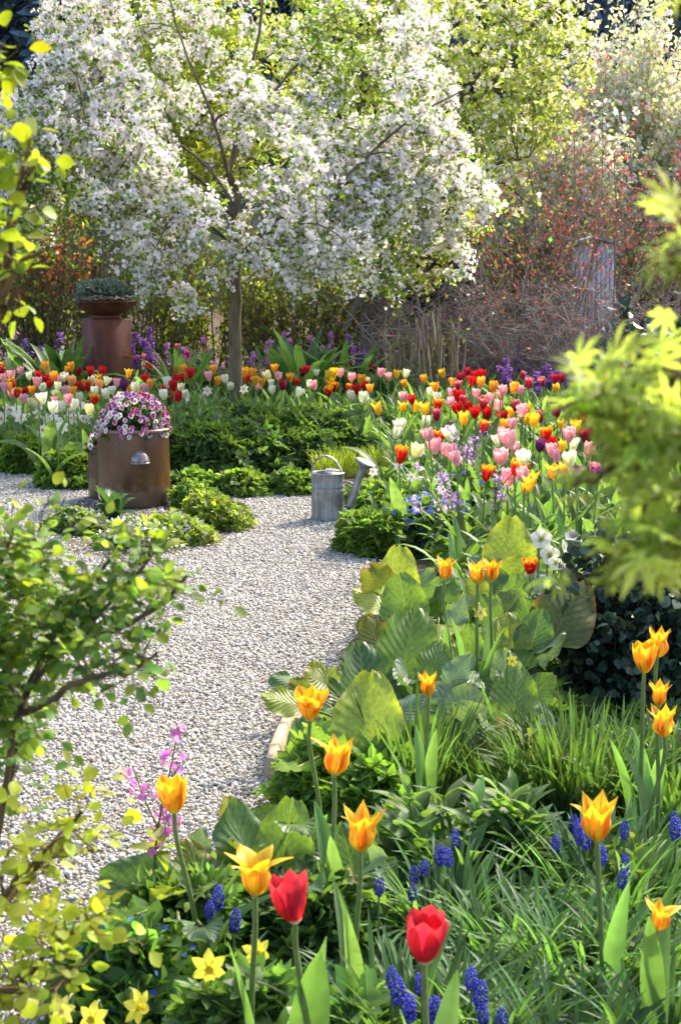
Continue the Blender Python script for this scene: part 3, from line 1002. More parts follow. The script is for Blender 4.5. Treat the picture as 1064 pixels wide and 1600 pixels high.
YG = (.18, .21, .06)
bsh('pale_shrub', 'tall silvery shrub with upright whitish shoots behind the red-leaved shrub', 'shrub', 960, 18.5, 30, 240, 110, 26, dict(k=8, t=OVAL, size=.050, col=(.60, .60, .48), v=.3, spread=.03), (.36, .33, .27), lean=.15, tw_up=1.6, twl=(.06, .16), lo=.2, flowers=dict(k=5, t=BLOSSOM[0], size=.032, col=(.80, .78, .74), v=.1, mat=M_BLOSSOM, zmin=.35, spread=.05))
bsh('pale_shrub', 'shorter whitish flowering shrub between the fruit tree and the silvery shrub', 'shrub', 860, 17.5, 175, 190, 75, 22, dict(k=8, t=OVAL, size=.046, col=(.58, .58, .44), v=.3, spread=.03), (.30, .27, .2), lean=.3, tw_up=1.0, twl=(.08, .2), flowers=dict(k=5, t=BLOSSOM[0], size=.032, col=(.80, .77, .73), v=.1, mat=M_BLOSSOM, zmin=.3, spread=.05))
bsh('pale_shrub', 'silvery white shrub at the far end beyond the maple sprays', 'shrub', 1120, 18, 70, 260, 90, 24, dict(k=8, t=OVAL, size=.050, col=(.60, .60, .48), v=.3, spread=.03), (.33, .3, .24), lean=.2, tw_up=1.5, twl=(.06, .16), flowers=dict(k=5, t=BLOSSOM[0], size=.032, col=(.80, .78, .74), v=.1, mat=M_BLOSSOM, zmin=.35, spread=.05))
HEDGE = [(-60, 16.4, 330, 230, YG), (70, 16.8, 300, 210, (.15, .19, .05)), (205, 16.3, 330, 200, (.17, .22, .05)), (330, 16.9, 340, 220, (.20, .23, .05)), (455, 16.4, 350, 200, YG), (560, 16.9, 300, 200, (.18, .21, .05)), (700, 16.4, 330, 200, (.14, .17, .05)), (830, 16.8, 310, 220, (.13, .16, .06)), (960, 16.3, 330, 230, (.15, .17, .06)), (1090, 16.6, 320, 220, YG)]
HL = ['yellow-green hedge shrub at the far edge behind the yellow shoots', 'dark-stemmed hedge shrub behind the copper-leaved bush', 'green hedge shrub behind the rusty pedestal', 'leafy hedge shrub behind the crab apple trunk', 'yellow-flecked hedge shrub beyond the broad strap leaves', 'hedge shrub around the foot of the fruit tree', 'dark hedge shrub behind the bare canes', 'shaded hedge shrub behind the red-leaved twigs', 'dull green hedge shrub in front of the pale shed', 'yellow-green hedge shrub behind the glossy evergreen']
for (px, y, top, w, col), lb in zip(HEDGE, HL):
    o = bsh('hedge_shrub', lb, 'shrub', px, y, top, w, 42, 16, dict(k=4.2, t=OVAL, size=.048, col=col, v=.4, h=.15, spread=.03), (.17, .13, .09), lean=.3, tw_up=.9, twl=(.08, .22), lo=.05, y_flat=.45, r0=.012)
    o['group'] = 'hedge shrubs along the back of the garden'
bsh('copper_shrub', 'copper-leaved bush beside the yellow shoots, under the blossom', 'shrub', 62, 15.2, 330, 120, 34, 10, dict(k=3.5, t=OVAL, size=.05, col=(.26, .07, .035), v=.35, spread=.02, zmin=.62), (.10, .07, .05), lean=.4, flowers=dict(k=3.5, t=OVAL, size=.04, col=(.10, .14, .03), spread=.03))
# dwarf conifer
e = cushion('conifer_shrub', 'small blue-green conifer behind the low blossom of the fruit tree', 'conifer', gx(690, 15.6), .32, .3, zof(285, 15.6), 5200, SLIM, .13, (.02, .055, .045), M_GLOSS, droop=.4)
cushion('dark_evergreen_shrub', 'dark green evergreen bush behind the bare canes', 'shrub', gx(690, 15.2), .52, .35, zof(420, 15.2), 5200, OVAL, .06, (.02, .045, .02), M_GLOSS, droop=.3)
# red-leaved shrub and the twig tangle in front of the hedge
bsh('red_leaved_shrub', 'tall bare-twigged shrub dotted with small coral-red leaves', 'shrub', 925, 14.6, 95, 330, 24, 15, dict(k=2.7, t=OVAL, size=.027, mat=M_RED, col=(.52, .105, .105), v=.25, zmin=.42, spread=.02), (.22, .17, .15), lean=.45, tw_up=.9, twl=(.08, .22), lo=.2, r0=.010, subtw=1, leaf2=dict(k=.45, t=OVAL, size=.035, col=(.18, .18, .06), spread=.02), y_flat=.4)
bsh('red_leaved_shrub', 'lower coral-leaved twiggy shrub beside the dwarf conifer', 'shrub', 800, 14.3, 270, 200, 18, 12, dict(k=1.7, t=OVAL, size=.027, mat=M_RED, col=(.50, .11, .11), v=.25, zmin=.42, spread=.02), (.21, .165, .145), lean=.5, tw_up=.5, twl=(.1, .25), lo=.2, r0=.009, subtw=1, leaf2=dict(k=.5, t=OVAL, size=.035, col=(.16, .17, .05), spread=.02), y_flat=.4)
bsh('red_leaved_shrub', 'coral-leaved shrub running out of view behind the maple', 'shrub', 1080, 14.6, 130, 220, 20, 13, dict(k=2.7, t=OVAL, size=.028, mat=M_RED, col=(.52, .11, .115), v=.25, zmin=.45, spread=.02), (.22, .17, .15), lean=.45, tw_up=.8, twl=(.08, .22), lo=.2, r0=.010, subtw=1, y_flat=.4)
TANG = [(790, 13.6, 445, 260, 'grey tangle of fine bare twigs below the coral-leaved shrub'), (930, 13.5, 422, 240, 'wide grey-brown bare twiggy bush in front of the shed'), (700, 13.9, 430, 130, 'small bare twiggy bush beside the tall canes')]
for px, y, top, w, lb in TANG:
    bsh('bare_twiggy_bush', lb, 'shrub', px, y, top, w, 46 if px == 930 else 30, 16, dict(k=.22, t=OVAL, size=.026, mat=M_RED, col=(.42, .12, .11), v=.3, spread=.02), (.25, .21, .19), lean=.8, tw_up=.15, twl=(.15, .5), lo=.12, r0=.009, subtw=3, curve=-.25, y_flat=.45)
# tall bare canes
cn = thing('cane_shrub', 'clump of tall bare brown canes growing behind the tulips', 'shrub', gx(652, 13.0))
mb = MB(); n = 46
b0 = np.stack([rng.uniform(-.32, .36, n), rng.uniform(-.12, .12, n), 0 * np.ones(n)], 1)
tp = b0 + np.stack([rng.normal(0, .06, n), rng.normal(0, .05, n), zof(495, 13.2) * rng.uniform(.65, 1.12, n)], 1)
v = np.linspace(0, 1, 7)
P = b0[:, None] + (tp - b0)[:, None] * v[None, :, None] + np.cumsum(rng.normal(0, .007, (n, 7, 3)), 1)
tubes(mb, P, rng.uniform(.006, .014, (n, 1)) * np.linspace(1, .55, 7), jit((.30, .235, .16), n, .35), 6)
mb.build('stem', M_BARK, cn)
mb = MB(); n2 = 260
i = rng.integers(0, n, n2); f = rng.integers(1, 7, n2)
foliage(mb, OVAL, P[i, f] + rdir(n2) * .03, rdir(n2), .035, (.14, .17, .05))
mb.build('foliage', M_LEAF, cn)
# heavy old stump-like stems right of the crab apple
# glossy evergreen at the edge
bsh('glossy_evergreen_shrub', 'dark glossy evergreen shrub with blue-green leaves behind the maple sprays', 'shrub', 1055, 9.4, 462, 210, 30, 10, dict(k=9, t=OVAL, size=.060, col=(.020, .048, .044), v=.35, mat=M_GLOSS, spread=.02), (.06, .05, .035), lean=.25, tw_up=.5, lo=.05, y_flat=.8)
bsh('glossy_evergreen_shrub', 'low dark evergreen bush with small blue-black leaves below the maple', 'shrub', 990, 4.75, 850, 190, 60, 12, dict(k=8, t=ROUND, size=.030, col=(.024, .050, .034), v=.45, mat=M_GLOSS, spread=.012), (.05, .04, .03), lean=.25, tw_up=.5, lo=.05, y_flat=.9, r0=.005)

# ================================================================ LOW PLANTING
def mound(label, px, py, wpx, hpx, n, t, size, col, name='cranesbill', cat='plant', dr=1.0, group=None, mat=None, stalk=True, v=.25, up=.75, flowers=None, **kw):
    """a leafy cushion whose front foot stands at photo pixel (px, py), wpx wide and hpx tall"""
    g = G(px, py); s = g[1] / FPX
    W = wpx * s / 2
    c = np.array([g[0], g[1] + W * .8 * dr, 0])
    h = max(hpx * s - .55 * W * dr * 2 * .13, .06)
    e = thing(name, label, cat, c, 0, group)
    u = rdir(n); u[:, 2] = np.abs(u[:, 2]) ** .8
    u = unit(u)
    rad = rng.uniform(.5, 1.05, n) ** .5
    b = 1 + .2 * noise3(u * 2.6 + c, 1.6)
    pos = u * np.array([W, W * dr, h]) * (rad * b)[:, None]
    pos[:, 2] = np.maximum(pos[:, 2], .012)
    if stalk:
        mb = MB()
        q = rng.integers(0, n, min(n, 160))
        P = np.stack([pos[q] * np.array([.25, .25, 0]), pos[q] * np.array([.6, .6, .7]), pos[q]], 1)
        tubes(mb, P, .0016, jit((.10, .13, .04), len(q)), 3)
        mb.build('stalk', M_STEM, e)
    mb = MB()
    foliage(mb, t, pos, unit(u * np.array([1, 1, .6])), size, col, v=v, up=up, **kw)
    mb.build('foliage', mat or M_LEAF, e)
    if flowers:
        mb = MB(); k = flowers['n']
        q = rng.integers(0, n, k)
        p = pos[q] * 1.04 + np.array([0, 0, flowers.get('lift', .02)])
        scatter(mb, flowers['t'], p, frames(rdir(k), unit(u[q] + np.array([0, -.5, .6]) + rdir(k) * .5)), flowers['size'] * rng.uniform(.7, 1.2, k), jit(flowers['col'], k, .1, .05))
        mb.build('blossom', M_BLOSSOM, e)
    return e


GER, GER2, GER3 = (.085, .155, .045), (.12, .20, .045), (.19, .25, .05)
GRP = 'leafy cranesbill mounds edging the beds'
mound('deep green cranesbill mound under the crab apple, beside the big crock', 330, 742, 190, 92, 1500, LOBED, .055, GER, group=GRP)
mound('deep green cranesbill mound in front of the crab apple trunk', 410, 735, 190, 98, 1500, LOBED, .055, GER, group=GRP)
mound('deep green cranesbill mound between trunk and pale grass clump', 505, 722, 170, 80, 1300, LOBED, .055, GER, group=GRP)
mound('deep green cranesbill mound directly behind the pansies', 285, 700, 140, 60, 1000, LOBED, .055, GER, group=GRP)
mound('low scalloped green mound along the gravel beside the crock', 305, 776, 90, 42, 800, ROUND, .036, GER2, group=GRP)
mound('low scalloped green mound along the gravel, middle of the short row', 385, 778, 100, 44, 900, ROUND, .036, GER2, group=GRP)
mound('low scalloped green mound touching the watering can', 462, 776, 70, 44, 800, ROUND, .036, GER2, group=GRP)
mound('bright green mound at the path edge in front of the white daffodils', 45, 742, 110, 62, 1200, LOBED, .045, GER2, group=GRP)
mound('bright green mound between white daffodils and the small clay pot', 108, 766, 110, 60, 1300, LOBED, .045, GER2, group=GRP)
mound('bright green mound at the edge of view, in front of daffodils', -50, 730, 120, 60, 1000, LOBED, .045, GER2, group=GRP)
mound('fresh green mound beside the watering can spout', 600, 812, 130, 62, 1500, LOBED, .042, GER2, group=GRP)
mound('fresh green mound spilling onto the gravel below the watering can', 585, 872, 125, 75, 1800, LOBED, .042, GER2, group=GRP)
mound('green mound dotted with blue forget-me-nots below the lilac flowers', 680, 868, 170, 90, 2200, [OVAL] + LOBED, .042, GER, name='forget_me_not', group=None, flowers=dict(n=520, lift=.03, t=flowerT(5, .42, .1), size=.012, col=(.22, .30, .75)))
mound('blue-flowered forget-me-not mound beneath the pink tulips', 735, 812, 150, 75, 1800, [OVAL, SLIM], .045, GER, name='forget_me_not', flowers=dict(n=480, lift=.03, t=flowerT(5, .42, .1), size=.012, col=(.24, .32, .78)))
mound('pale blue forget-me-not cushion beside the white hellebores', 850, 862, 120, 50, 900, [OVAL], .035, GER, name='forget_me_not', flowers=dict(n=520, lift=.03, t=flowerT(5, .42, .1), size=.013, col=(.35, .42, .80)))
mound('green mound among the tulips behind the pale grass clump', 600, 700, 150, 60, 1100, LOBED, .05, GER, group=GRP)
# little island of plants round the crock
mound('yellow-green cushion on the gravel side of the crock', 332, 834, 112, 62, 2600, [ROUND, SLIM], .026, GER3, group=GRP)
mound('yellow-green cushion with tiny lilac flowers at the foot of the crock', 275, 856, 120, 50, 2000, [ROUND, SLIM], .026, GER3, name='aubrieta', flowers=dict(n=140, t=flowerT(4, .45, .1), size=.009, col=(.50, .47, .70)))
mound('grey-green cushion with tiny white flowers in front of the crock', 215, 866, 130, 50, 1700, [SLIM], .03, (.12, .17, .06), name='arabis', flowers=dict(n=220, t=flowerT(4, .45, .1), size=.011, col=(.75, .75, .68)))
mound('green cushion squeezed between the crock and the scalloped row', 305, 800, 80, 48, 1500, [ROUND, SLIM], .026, GER2, group=GRP)
mound('low lilac-flowered cushion in front of the leafy rosette', 120, 840, 110, 40, 1200, [SLIM, ROUND], .03, (.10, .15, .05), name='aubrieta', flowers=dict(n=90, t=flowerT(4, .45, .1), size=.009, col=(.50, .47, .70)))
o = MB().add(np.array([G(*p, .0)[:2].tolist() + [.012] for p in ((90, 800), (110, 866), (210, 880), (320, 860), (384, 828), (372, 792), (270, 775), (150, 775))]), np.arange(8)[None], (.06, .045, .03)).build('bed_soil', M_SOIL)
tag(o, 'bare soil of the small island bed under the crock', kind='structure')

# broad-leaved rosette in front of the crock
ros = thing('primrose_rosette', 'dark green rosette of broad tongue-shaped leaves at the foot of the crock', 'plant', G(178, 815))
PADDLE = [bladeT(b, .17, 8, l, .25, .8) for b, l in ((55, 15), (80, 20), (35, 12), (95, 35))]
pm = [MB().add(t.V, t.F, t.C * np.array(c), t.U).mesh('leaf', M_BERG) for t, c in zip(PADDLE, ((.035, .09, .045), (.04, .10, .04), (.05, .11, .04), (.03, .08, .05)))]
for k in range(17):
    inst('leaf', pm[k % 4], ros, (rng.normal(0, .012), rng.normal(0, .012), 0), (0, 0, k * 2.4 + rng.normal(0, .2)), rng.uniform(.15, .23))


# strap-leaved and grassy clumps
def clump(name, label, cat, base, n, L, W, ts, col, v=.22, mat=None, group=None, spread=1.0, rv=.3):
    e = thing(name, label, cat, base, 0, group)
    mb = MB()
    a = rng.uniform(0, 6.28, n); r = np.sqrt(rng.uniform(0, 1, n)) * W
    pos = np.stack([np.cos(a) * r, np.sin(a) * r, 0 * a], 1)
    az = a - R(90) + rng.normal(0, .6, n)
    pick = rng.integers(0, len(ts), n)
    sz = L * rng.uniform(1 - rv, 1 + rv * .7, n)
    cc = jit(col, n, v, .07)
    for k, t in enumerate(ts):
        q = pick == k
        scatter(mb, t, pos[q], rotz(az[q]), sz[q], cc[q])
    mb.build('foliage', mat or M_BLADE, e)
    return e


STRAP = [bladeT(b, w, 8, l, .35) for b, w, l in ((35, .055, 6), (60, .06, 10), (85, .05, 12), (110, .05, 15))]
GRASS = [bladeT(b, w, 9, l, .4, .45) for b, w, l in ((70, .020, 8), (100, .019, 14), (125, .018, 16), (45, .020, 5), (90, .018, 20))]
STIFF = [bladeT(b, w, 6, l, .5, .45) for b, w, l in ((20, .016, 5), (40, .016, 8), (60, .015, 10), (10, .017, 14))]
SHORT = [bladeT(b, w, 5, l, .4, .5) for b, w, l in ((25, .05, 5), (50, .05, 12), (70, .045, 18))]
SG = 'strap-leaved clumps behind the tulips'
for px, y, L, n, lb in ((470, 12.7, .62, 60, 'arching strap-leaved clump beside the crab apple trunk'), (420, 13.0, .5, 40, 'smaller strap-leaved clump just behind the crab apple trunk'), (540, 12.9, .55, 44, 'strap-leaved clump between trunk and bare canes'), (100, 12.6, .66, 46, 'strap-leaved clump beside the rusty pedestal'), (285, 12.8, .5, 44, 'strap-leaved clump between pedestal and trunk'), (30, 12.7, .6, 40, 'strap-leaved clump at the far end behind pink tulips'), (350, 13.1, .5, 36, 'strap-leaved clump half hidden by the trunk'), (600, 13.0, .42, 34, 'strap-leaved clump at the foot of the canes')):
    clump('strap_leaved_clump', lb, 'plant', gx(px, y), n, L, .12, STRAP, (.09, .17, .07), group=SG)
for px, py, lb in ((520, 748, 'pale yellow-green grass tuft behind the watering can handle'), (565, 745, 'pale yellow-green grass tuft behind the watering can rose'), (610, 742, 'pale yellow-green grass tuft beside the red-yellow tulip'), (640, 750, 'pale yellow-green grass tuft furthest from the crab apple')):
    clump('grass_tuft', lb, 'grass tuft', G(px, py) + [0, .1, 0], 170, .16, .11, STIFF, (.17, .23, .035), group='yellow-green grass tufts behind the watering can')

# leaves filling the tulip beds: too many to count
mb = MB()
n = 5200
P = np.stack([rng.uniform(-3.4, 3.2, n), rng.uniform(9.9, 13.6, n)], 1)
n2 = 4200
P2 = np.stack([rng.uniform(.15, 2.6, n2), rng.uniform(5.6, 10.2, n2)], 1)
edge_w = np.interp(P2[:, 1], [5, 6, 6.6, 7.5, 8.6, 9.5, 10.2], [.55, .4, .45, .42, .35, .25, .15])
P2 = P2[P2[:, 0] > edge_w]
P = np.concatenate([P, P2])
P = P[(np.abs(P[:, 0] - cp[0]) > .35) | (P[:, 1] > 9.8)]
P = P[~((P[:, 1] < 10.5) & (np.abs(P[:, 0] + .55) < .85))]
n = len(P)
pick = rng.integers(0, 3, n)
sz = rng.uniform(.13, .34, n)
for k, t in enumerate([STRAP[0], STRAP[1], STRAP[2]]):
    q = pick == k
    scatter(mb, t, np.concatenate([P[q], np.zeros((q.sum(), 1))], 1), rotz(rng.uniform(0, 6.28, q.sum())), sz[q], jit((.10, .18, .06), q.sum(), .3, .08))
n3 = 9000
q = rng.integers(0, n, n3)
p = np.concatenate([P[q] + rng.normal(0, .08, (n3, 2)), rng.uniform(.01, .13, (n3, 1))], 1)
foliage(mb, LOBED + [OVAL, SLIM], p, rdir(n3) * np.array([1, 1, .3]), .05, (.09, .165, .045), up=.8)
tag(mb.build('ground_cover', M_BLADE), 'mixed green leaves filling the tulip beds', 'ground cover', kind='stuff')


# purple honesty and dame's rocket
def spire_meshes(k, H, col, fl=.020, nfl=70, leafcol=(.075, .13, .03)):
    st, lf, bl = MB(), MB(), MB()
    nb = 4
    tops = []
    main = spline([(0, 0, 0), (rng.normal(0, .02), rng.normal(0, .02), H * .5), (rng.normal(0, .04), rng.normal(0, .04), H)], 8)
    tubes(st, main, np.linspace(.005, .002, 8), (.08, .12, .035), 5)
    tops.append(main)
    for b in range(nb):
        i = 4 + b % 3
        e = main[i] + np.array([rng.normal(0, .07), rng.normal(0, .07), H * rng.uniform(.22, .42)])
        p = spline([main[i], (main[i] + e) / 2 + np.array([0, 0, -.01]), e], 8)
        tubes(st, p, np.linspace(.003, .0015, 8), (.08, .12, .035), 4)
        tops.append(p)
    for p in tops:
        n = nfl // len(tops)
        f = rng.uniform(.55, 1.0, n) * 7; j = np.minimum(f.astype(int), 6); f = f - j
        q = p[j] * (1 - f[:, None]) + p[j + 1] * f[:, None]
        off = rdir(n)
        scatter(bl, flowerT(4, .42, .15), q + off * .022, frames(rdir(n), unit(off + np.array([0, -.1, .3]))), fl * rng.uniform(.6, 1.1, n), jit(col, n, .25, .1))
    n = 26
    f = rng.uniform(.1, .75, n) * 7; j = np.minimum(f.astype(int), 6)
    foliage(lf, leafT(.36, 4, .15, .3, .9, .8), main[j] + rdir(n) * .01, unit(rdir(n) * np.array([1, 1, .3]) + np.array([0, 0, .2])), .085 * (1.1 - f / 10), leafcol, up=.6, rnd=.3)
    return st.mesh('stem', M_STEM), lf.mesh('foliage', M_LEAF), bl.mesh('blossom', M_BLOSSOM)


def spire(name, ms, label, loc, s=1.0, group=None, rz=None):
    e = thing(name, label, 'flower', loc, rng.uniform(0, 6.28) if rz is None else rz, group)
    for nm, me in zip(('stem', 'foliage', 'blossom'), ms): inst(nm, me, e)
    e.scale = (s, s, s)
    return e


LUN = [spire_meshes(k, .72, c, .026, 110) for k, c in enumerate(((.22, .09, .36), (.34, .14, .40), (.44, .20, .40), (.20, .10, .38)))]
LIL = [spire_meshes(k, .42, c, .0125, 70) for k, c in enumerate(((.44, .27, .58), (.56, .40, .64)))]
SPOTS = []
for px, py, k in ((210, 515, 0), (235, 508, 0), (258, 540, 2), (285, 545, 2), (305, 528, 2), (325, 545, 0), (345, 555, 2), (20, 548, 0), (45, 530, 3), (70, 540, 0), (95, 520, 3), (10, 520, 2), (110, 545, 0), (430, 520, 2), (455, 530, 2), (490, 528, 2), (520, 522, 2), (548, 520, 0), (505, 545, 2), (410, 535, 2), (560, 555, 3), (790, 560, 0), (808, 540, 3), (845, 575, 0), (860, 570, 0), (885, 565, 3), (905, 560, 0), (925, 548, 0), (945, 560, 1), (970, 548, 0), (985, 515, 0), (980, 560, 1), (955, 575, 0), (870, 590, 0), (835, 585, 3)):
    y = rng.uniform(12.9, 13.5) if py < 560 else rng.uniform(12.2, 12.8)
    z = zof(py, y) + .05
    SPOTS.append((px, y, z, k))


# ================================================================ TULIPS
def hexc(*c): return np.array(c, float)


VAR = {  # name: (base colour, tip colour, flame colour, words)
    'red': ((.56, .012, .018), (.60, .02, .03), (.42, .0, .02), 'red'),
    'dred': ((.36, .005, .03), (.42, .02, .06), (.25, .0, .02), 'dark crimson'),
    'rw': ((.46, .01, .06), (.80, .60, .62), (.40, .0, .05), 'white-edged crimson'),
    'pink': ((.84, .64, .62), (.83, .42, .54), (.76, .24, .42), 'pink'),
    'white': ((.78, .80, .62), (.84, .83, .78), (.82, .82, .72), 'white'),
    'cream': ((.78, .72, .40), (.84, .78, .52), (.80, .75, .42), 'cream'),
    'orange': ((.86, .52, .06), (.87, .46, .05), (.80, .28, .04), 'orange'),
    'yellow': ((.86, .62, .05), (.88, .62, .04), (.85, .50, .03), 'yellow'),
    'ry': ((.58, .012, .01), (.90, .58, .03), (.52, .008, .01), 'red and yellow'),
    'lily': ((.90, .68, .04), (.90, .60, .04), (.84, .36, .02), 'pointed yellow'),
    'lilyf': ((.91, .70, .05), (.92, .58, .03), (.82, .20, .012), 'flamed yellow'),
    'purple': ((.16, .02, .14), (.20, .03, .18), (.12, .01, .1), 'dark purple'),
    'apricot': ((.84, .52, .22), (.86, .48, .20), (.80, .36, .14), 'apricot'),
    'redbig': ((.62, .018, .025), (.70, .05, .08), (.42, .0, .07), 'red'),
}


def petalV(var, shape, phi, inner, opn, nu=7, nv=10, wob=0.0):
    """one petal: verts, faces, colours, uv.  unit height, radius relative to height"""
    v = np.linspace(0, 1, nv)[:, None]; u = np.linspace(-1, 1, nu)[None]
    if shape == 'cup':
        r = .40 * (np.sin(np.clip(v * 1.75 + .10, 0, 3.14) ) ** .62) * (1 - .13 * v) + opn * .28 * v ** 2
        hw = 1.02 * np.clip(np.sin(np.pi * (v * .80 + .12)), 0, 1) ** .55 * (1 - np.clip(v - .82, 0, 1) * 3.9)
        hgt = v * (1 - .08 * opn)
    elif shape == 'lily':
        r = .30 * np.sin(np.clip(v * 2.3 + .10, 0, 3.14)) ** .7 * (v < .62) + (v >= .62) * (.30 * np.sin(np.clip(.62 * 2.3 + .1, 0, 3.14)) ** .7)
        r = .27 * np.clip(np.sin(np.clip(v, 0, .42) / .42 * np.pi / 2), 0, 1) ** .7 - .03 * np.exp(-((v - .62) / .2) ** 2) + (.04 + opn * .25) * np.clip((v - .45) / .55, 0, 1) ** 1.7
        hw = 1.05 * np.clip(np.sin(np.pi * (v ** .8 * .86 + .10)), 0, 1) ** .7 * (1 - .96 * np.clip((v - .50) / .5, 0, 1) ** 1.5)
        hgt = v * (1 - .10 * opn * v ** 3) - opn * .10 * np.clip(v - .78, 0, 1) ** 1.5
    else:
        r = .5 * v; hw = v * 0 + .8; hgt = v
    if var == 'redbig': r = r * 1.06
    k = .90 if inner else 1.0
    r = r * k + wob * .03 * np.sin(v * 5 + phi * 3)
    a = phi + u * np.maximum(hw, .02)
    rr = r * (1 + .05 * u ** 2) + .012 * np.cos(u * 3.0) * v
    X, Y, Z = rr * np.cos(a), rr * np.sin(a), hgt + 0 * u
    Z = Z - .045 * (u ** 2) * (v > .5) * (v - .5)
    V = np.stack([X, Y, Z], -1).reshape(-1, 3)
    i = np.arange(nv - 1)[:, None] * nu; j = np.arange(nu - 1)[None]
    F = np.stack([i + j, i + j + 1, i + nu + j + 1, i + nu + j], -1).reshape(-1, 4)
    b, tp, fl, _ = [np.asarray(x, float) if not isinstance(x, str) else x for x in VAR[var]]
    au = np.abs(u) + 0 * v
    vv = v + 0 * u
    if var in ('rw',): w = np.clip((vv - .55) * 1.2, 0, 1) * .5 + np.clip(au - .55, 0, 1) * 1.6 * vv
    elif var in ('ry',): w = np.clip((vv - .62) * 2.4, 0, 1) + np.clip(au - .68, 0, 1) * 2.2 * (vv > .35)
    else: w = vv
    w = np.clip(w, 0, 1)[..., None]
    C = b * (1 - w) + tp * w
    fm = np.clip(1.15 - au * 1.9 - np.abs(vv - .45) * 1.0 + .15 * np.sin(au * 22 + phi * 7), 0, 1)[..., None]
    if var in ('white', 'cream', 'red', 'dred', 'redbig'): fm = fm * .5
    if var == 'lilyf': fm = np.clip(fm * 1.25, 0, 1)
    C = C * (1 - fm) + fl * fm
    if var == 'redbig':
        bs = np.clip((.12 - vv) / .08, 0, 1)[..., None]; C = C * (1 - bs) + np.array([.82, .75, .62]) * bs
    return V, F, C.reshape(-1, 3), np.stack([u + 0 * v, v + 0 * u], -1).reshape(-1, 2)


def flower_mesh(var, shape, opn, seed, nu=7, nv=9):
    mb = MB()
    for k in range(6):
        ph = k * math.pi / 3 + rng.normal(0, .08)
        mb.add(*petalV(var, shape, ph, k % 2, opn + rng.normal(0, .06), nu, nv, rng.normal(0, 1)))
    return mb.mesh('flower', M_PETAL)


FL = {}
for vn in VAR:
    if vn in ('redbig', 'lilyf'): continue
    shp = 'lily' if vn == 'lily' else 'cup'
    FL[vn] = [flower_mesh(vn, shp, o_, i) for i, o_ in enumerate((.02, .22, .45) if shp == 'cup' else (.35, .6, .85))]
stem_me = []
for k in range(4):
    b = rng.normal(0, .035, 2)
    p = spline([(0, 0, 0), (b[0], b[1], .5), (0, 0, 1)], 9)
    mb = MB(); tubes(mb, p, np.linspace(.0115, .0085, 9), (.12, .20, .06), 6); stem_me.append(mb.mesh('stem', M_STEM))
TL = [bladeT(b, w, 9, l, .45, .75, twist=tw) for b, w, l, tw in ((25, .105, 8, 10), (55, .11, 12, -20), (85, .10, 14, 25), (40, .12, 5, 0), (115, .10, 16, -15))]
tl_me = [MB().add(t.V, t.F, np.array([.11, .19, .075]) * t.C, t.U).mesh('leaf', M_BLADE) for t in TL]
TULIPS = []      # (object, variety, x, y of head in the photo)


def bed_tulip(px, py, var, size=.066, zh=None, leaves=2, opn=None):
    zh = zh if zh else rng.uniform(.33, .48)
    size *= rng.uniform(.84, 1.10)
    g = G(px, py, zh)
    e = thing('tulip', None, 'tulip', (g[0] + rng.normal(0, .02), g[1] + rng.normal(0, .02), 0))
    dx, dy = g[0] - e.location[0], g[1] - e.location[1]
    ang = rng.uniform(0, 6.28)
    L = zh - size * .5
    st = inst('stem', stem_me[rng.integers(0, 4)], e, (0, 0, 0), (-dy / L, dx / L, 0), (.42, .42, L))
    fm = FL[var][rng.integers(0, 3) if opn is None else opn]
    inst('flower', fm, e, (dx, dy, L - .004), (-dy / L + rng.normal(0, .12), dx / L + rng.normal(0, .12), rng.uniform(0, 6.28)), size * rng.uniform(.94, 1.06))
    for k in range(leaves):
        inst('leaf', tl_me[rng.integers(0, 5)], e, (0, 0, .01), (0, 0, ang + k * 2.4 + rng.normal(0, .3)), L * rng.uniform(.62, .95))
    TULIPS.append((e, var, px, py))
    return e


def crop(ox, oy, sc, rows, size):
    for var, pts in rows.items():
        for x, y in pts: bed_tulip(ox + x / sc, oy + y / sc, var, size)


crop(0, 540, 4.092, {
    'red': [(235, 105), (10, 162), (292, 203), (315, 238), (512, 163), (576, 160), (650, 158), (500, 248), (968, 335), (935, 205), (955, 135), (853, 85), (243, 178), (856, 345)],
    'orange': [(292, 125), (8, 133), (70, 258), (205, 280), (345, 192), (428, 148), (460, 128), (490, 130), (468, 282), (832, 275), (907, 307)],
    'pink': [(165, 125), (135, 160), (25, 202), (75, 185), (30, 262), (72, 299), (240, 225), (385, 208), (250, 325), (748, 232), (436, 338)],
    'ry': [(92, 232), (108, 295), (550, 248), (596, 338)], 'rw': [(585, 102), (922, 75)],
    'white': [(195, 188), (275, 262), (412, 195), (365, 255), (595, 217), (610, 285), (678, 302), (868, 265), (775, 315), (280, 330)],
    'lily': [(630, 200), (730, 112), (826, 115), (820, 172)], 'apricot': [(458, 220), (632, 245)], 'purple': [(795, 247)], 'cream': [(365, 305), (300, 160)]}, .068)
crop(230, 520, 3.547, {
    'rw': [(222, 118), (228, 148), (170, 75)], 'red': [(322, 105), (238, 222), (160, 245), (205, 248), (112, 300), (150, 288), (150, 350), (178, 348), (553, 255)],
    'orange': [(160, 200), (210, 190), (372, 195), (392, 262), (540, 215), (580, 218), (603, 258), (637, 268), (705, 192), (795, 245)],
    'white': [(112, 270), (190, 300), (95, 338), (435, 250), (688, 275), (690, 310), (830, 320), (895, 280), (455, 290)],
    'pink': [(610, 290), (643, 220), (927, 287)], 'cream': [(676, 235)], 'dred': [(858, 215), (882, 200), (748, 285)], 'yellow': [(1030, 215), (1000, 230), (1012, 270)], 'ry': [(1005, 318), (1038, 295)]}, .068)
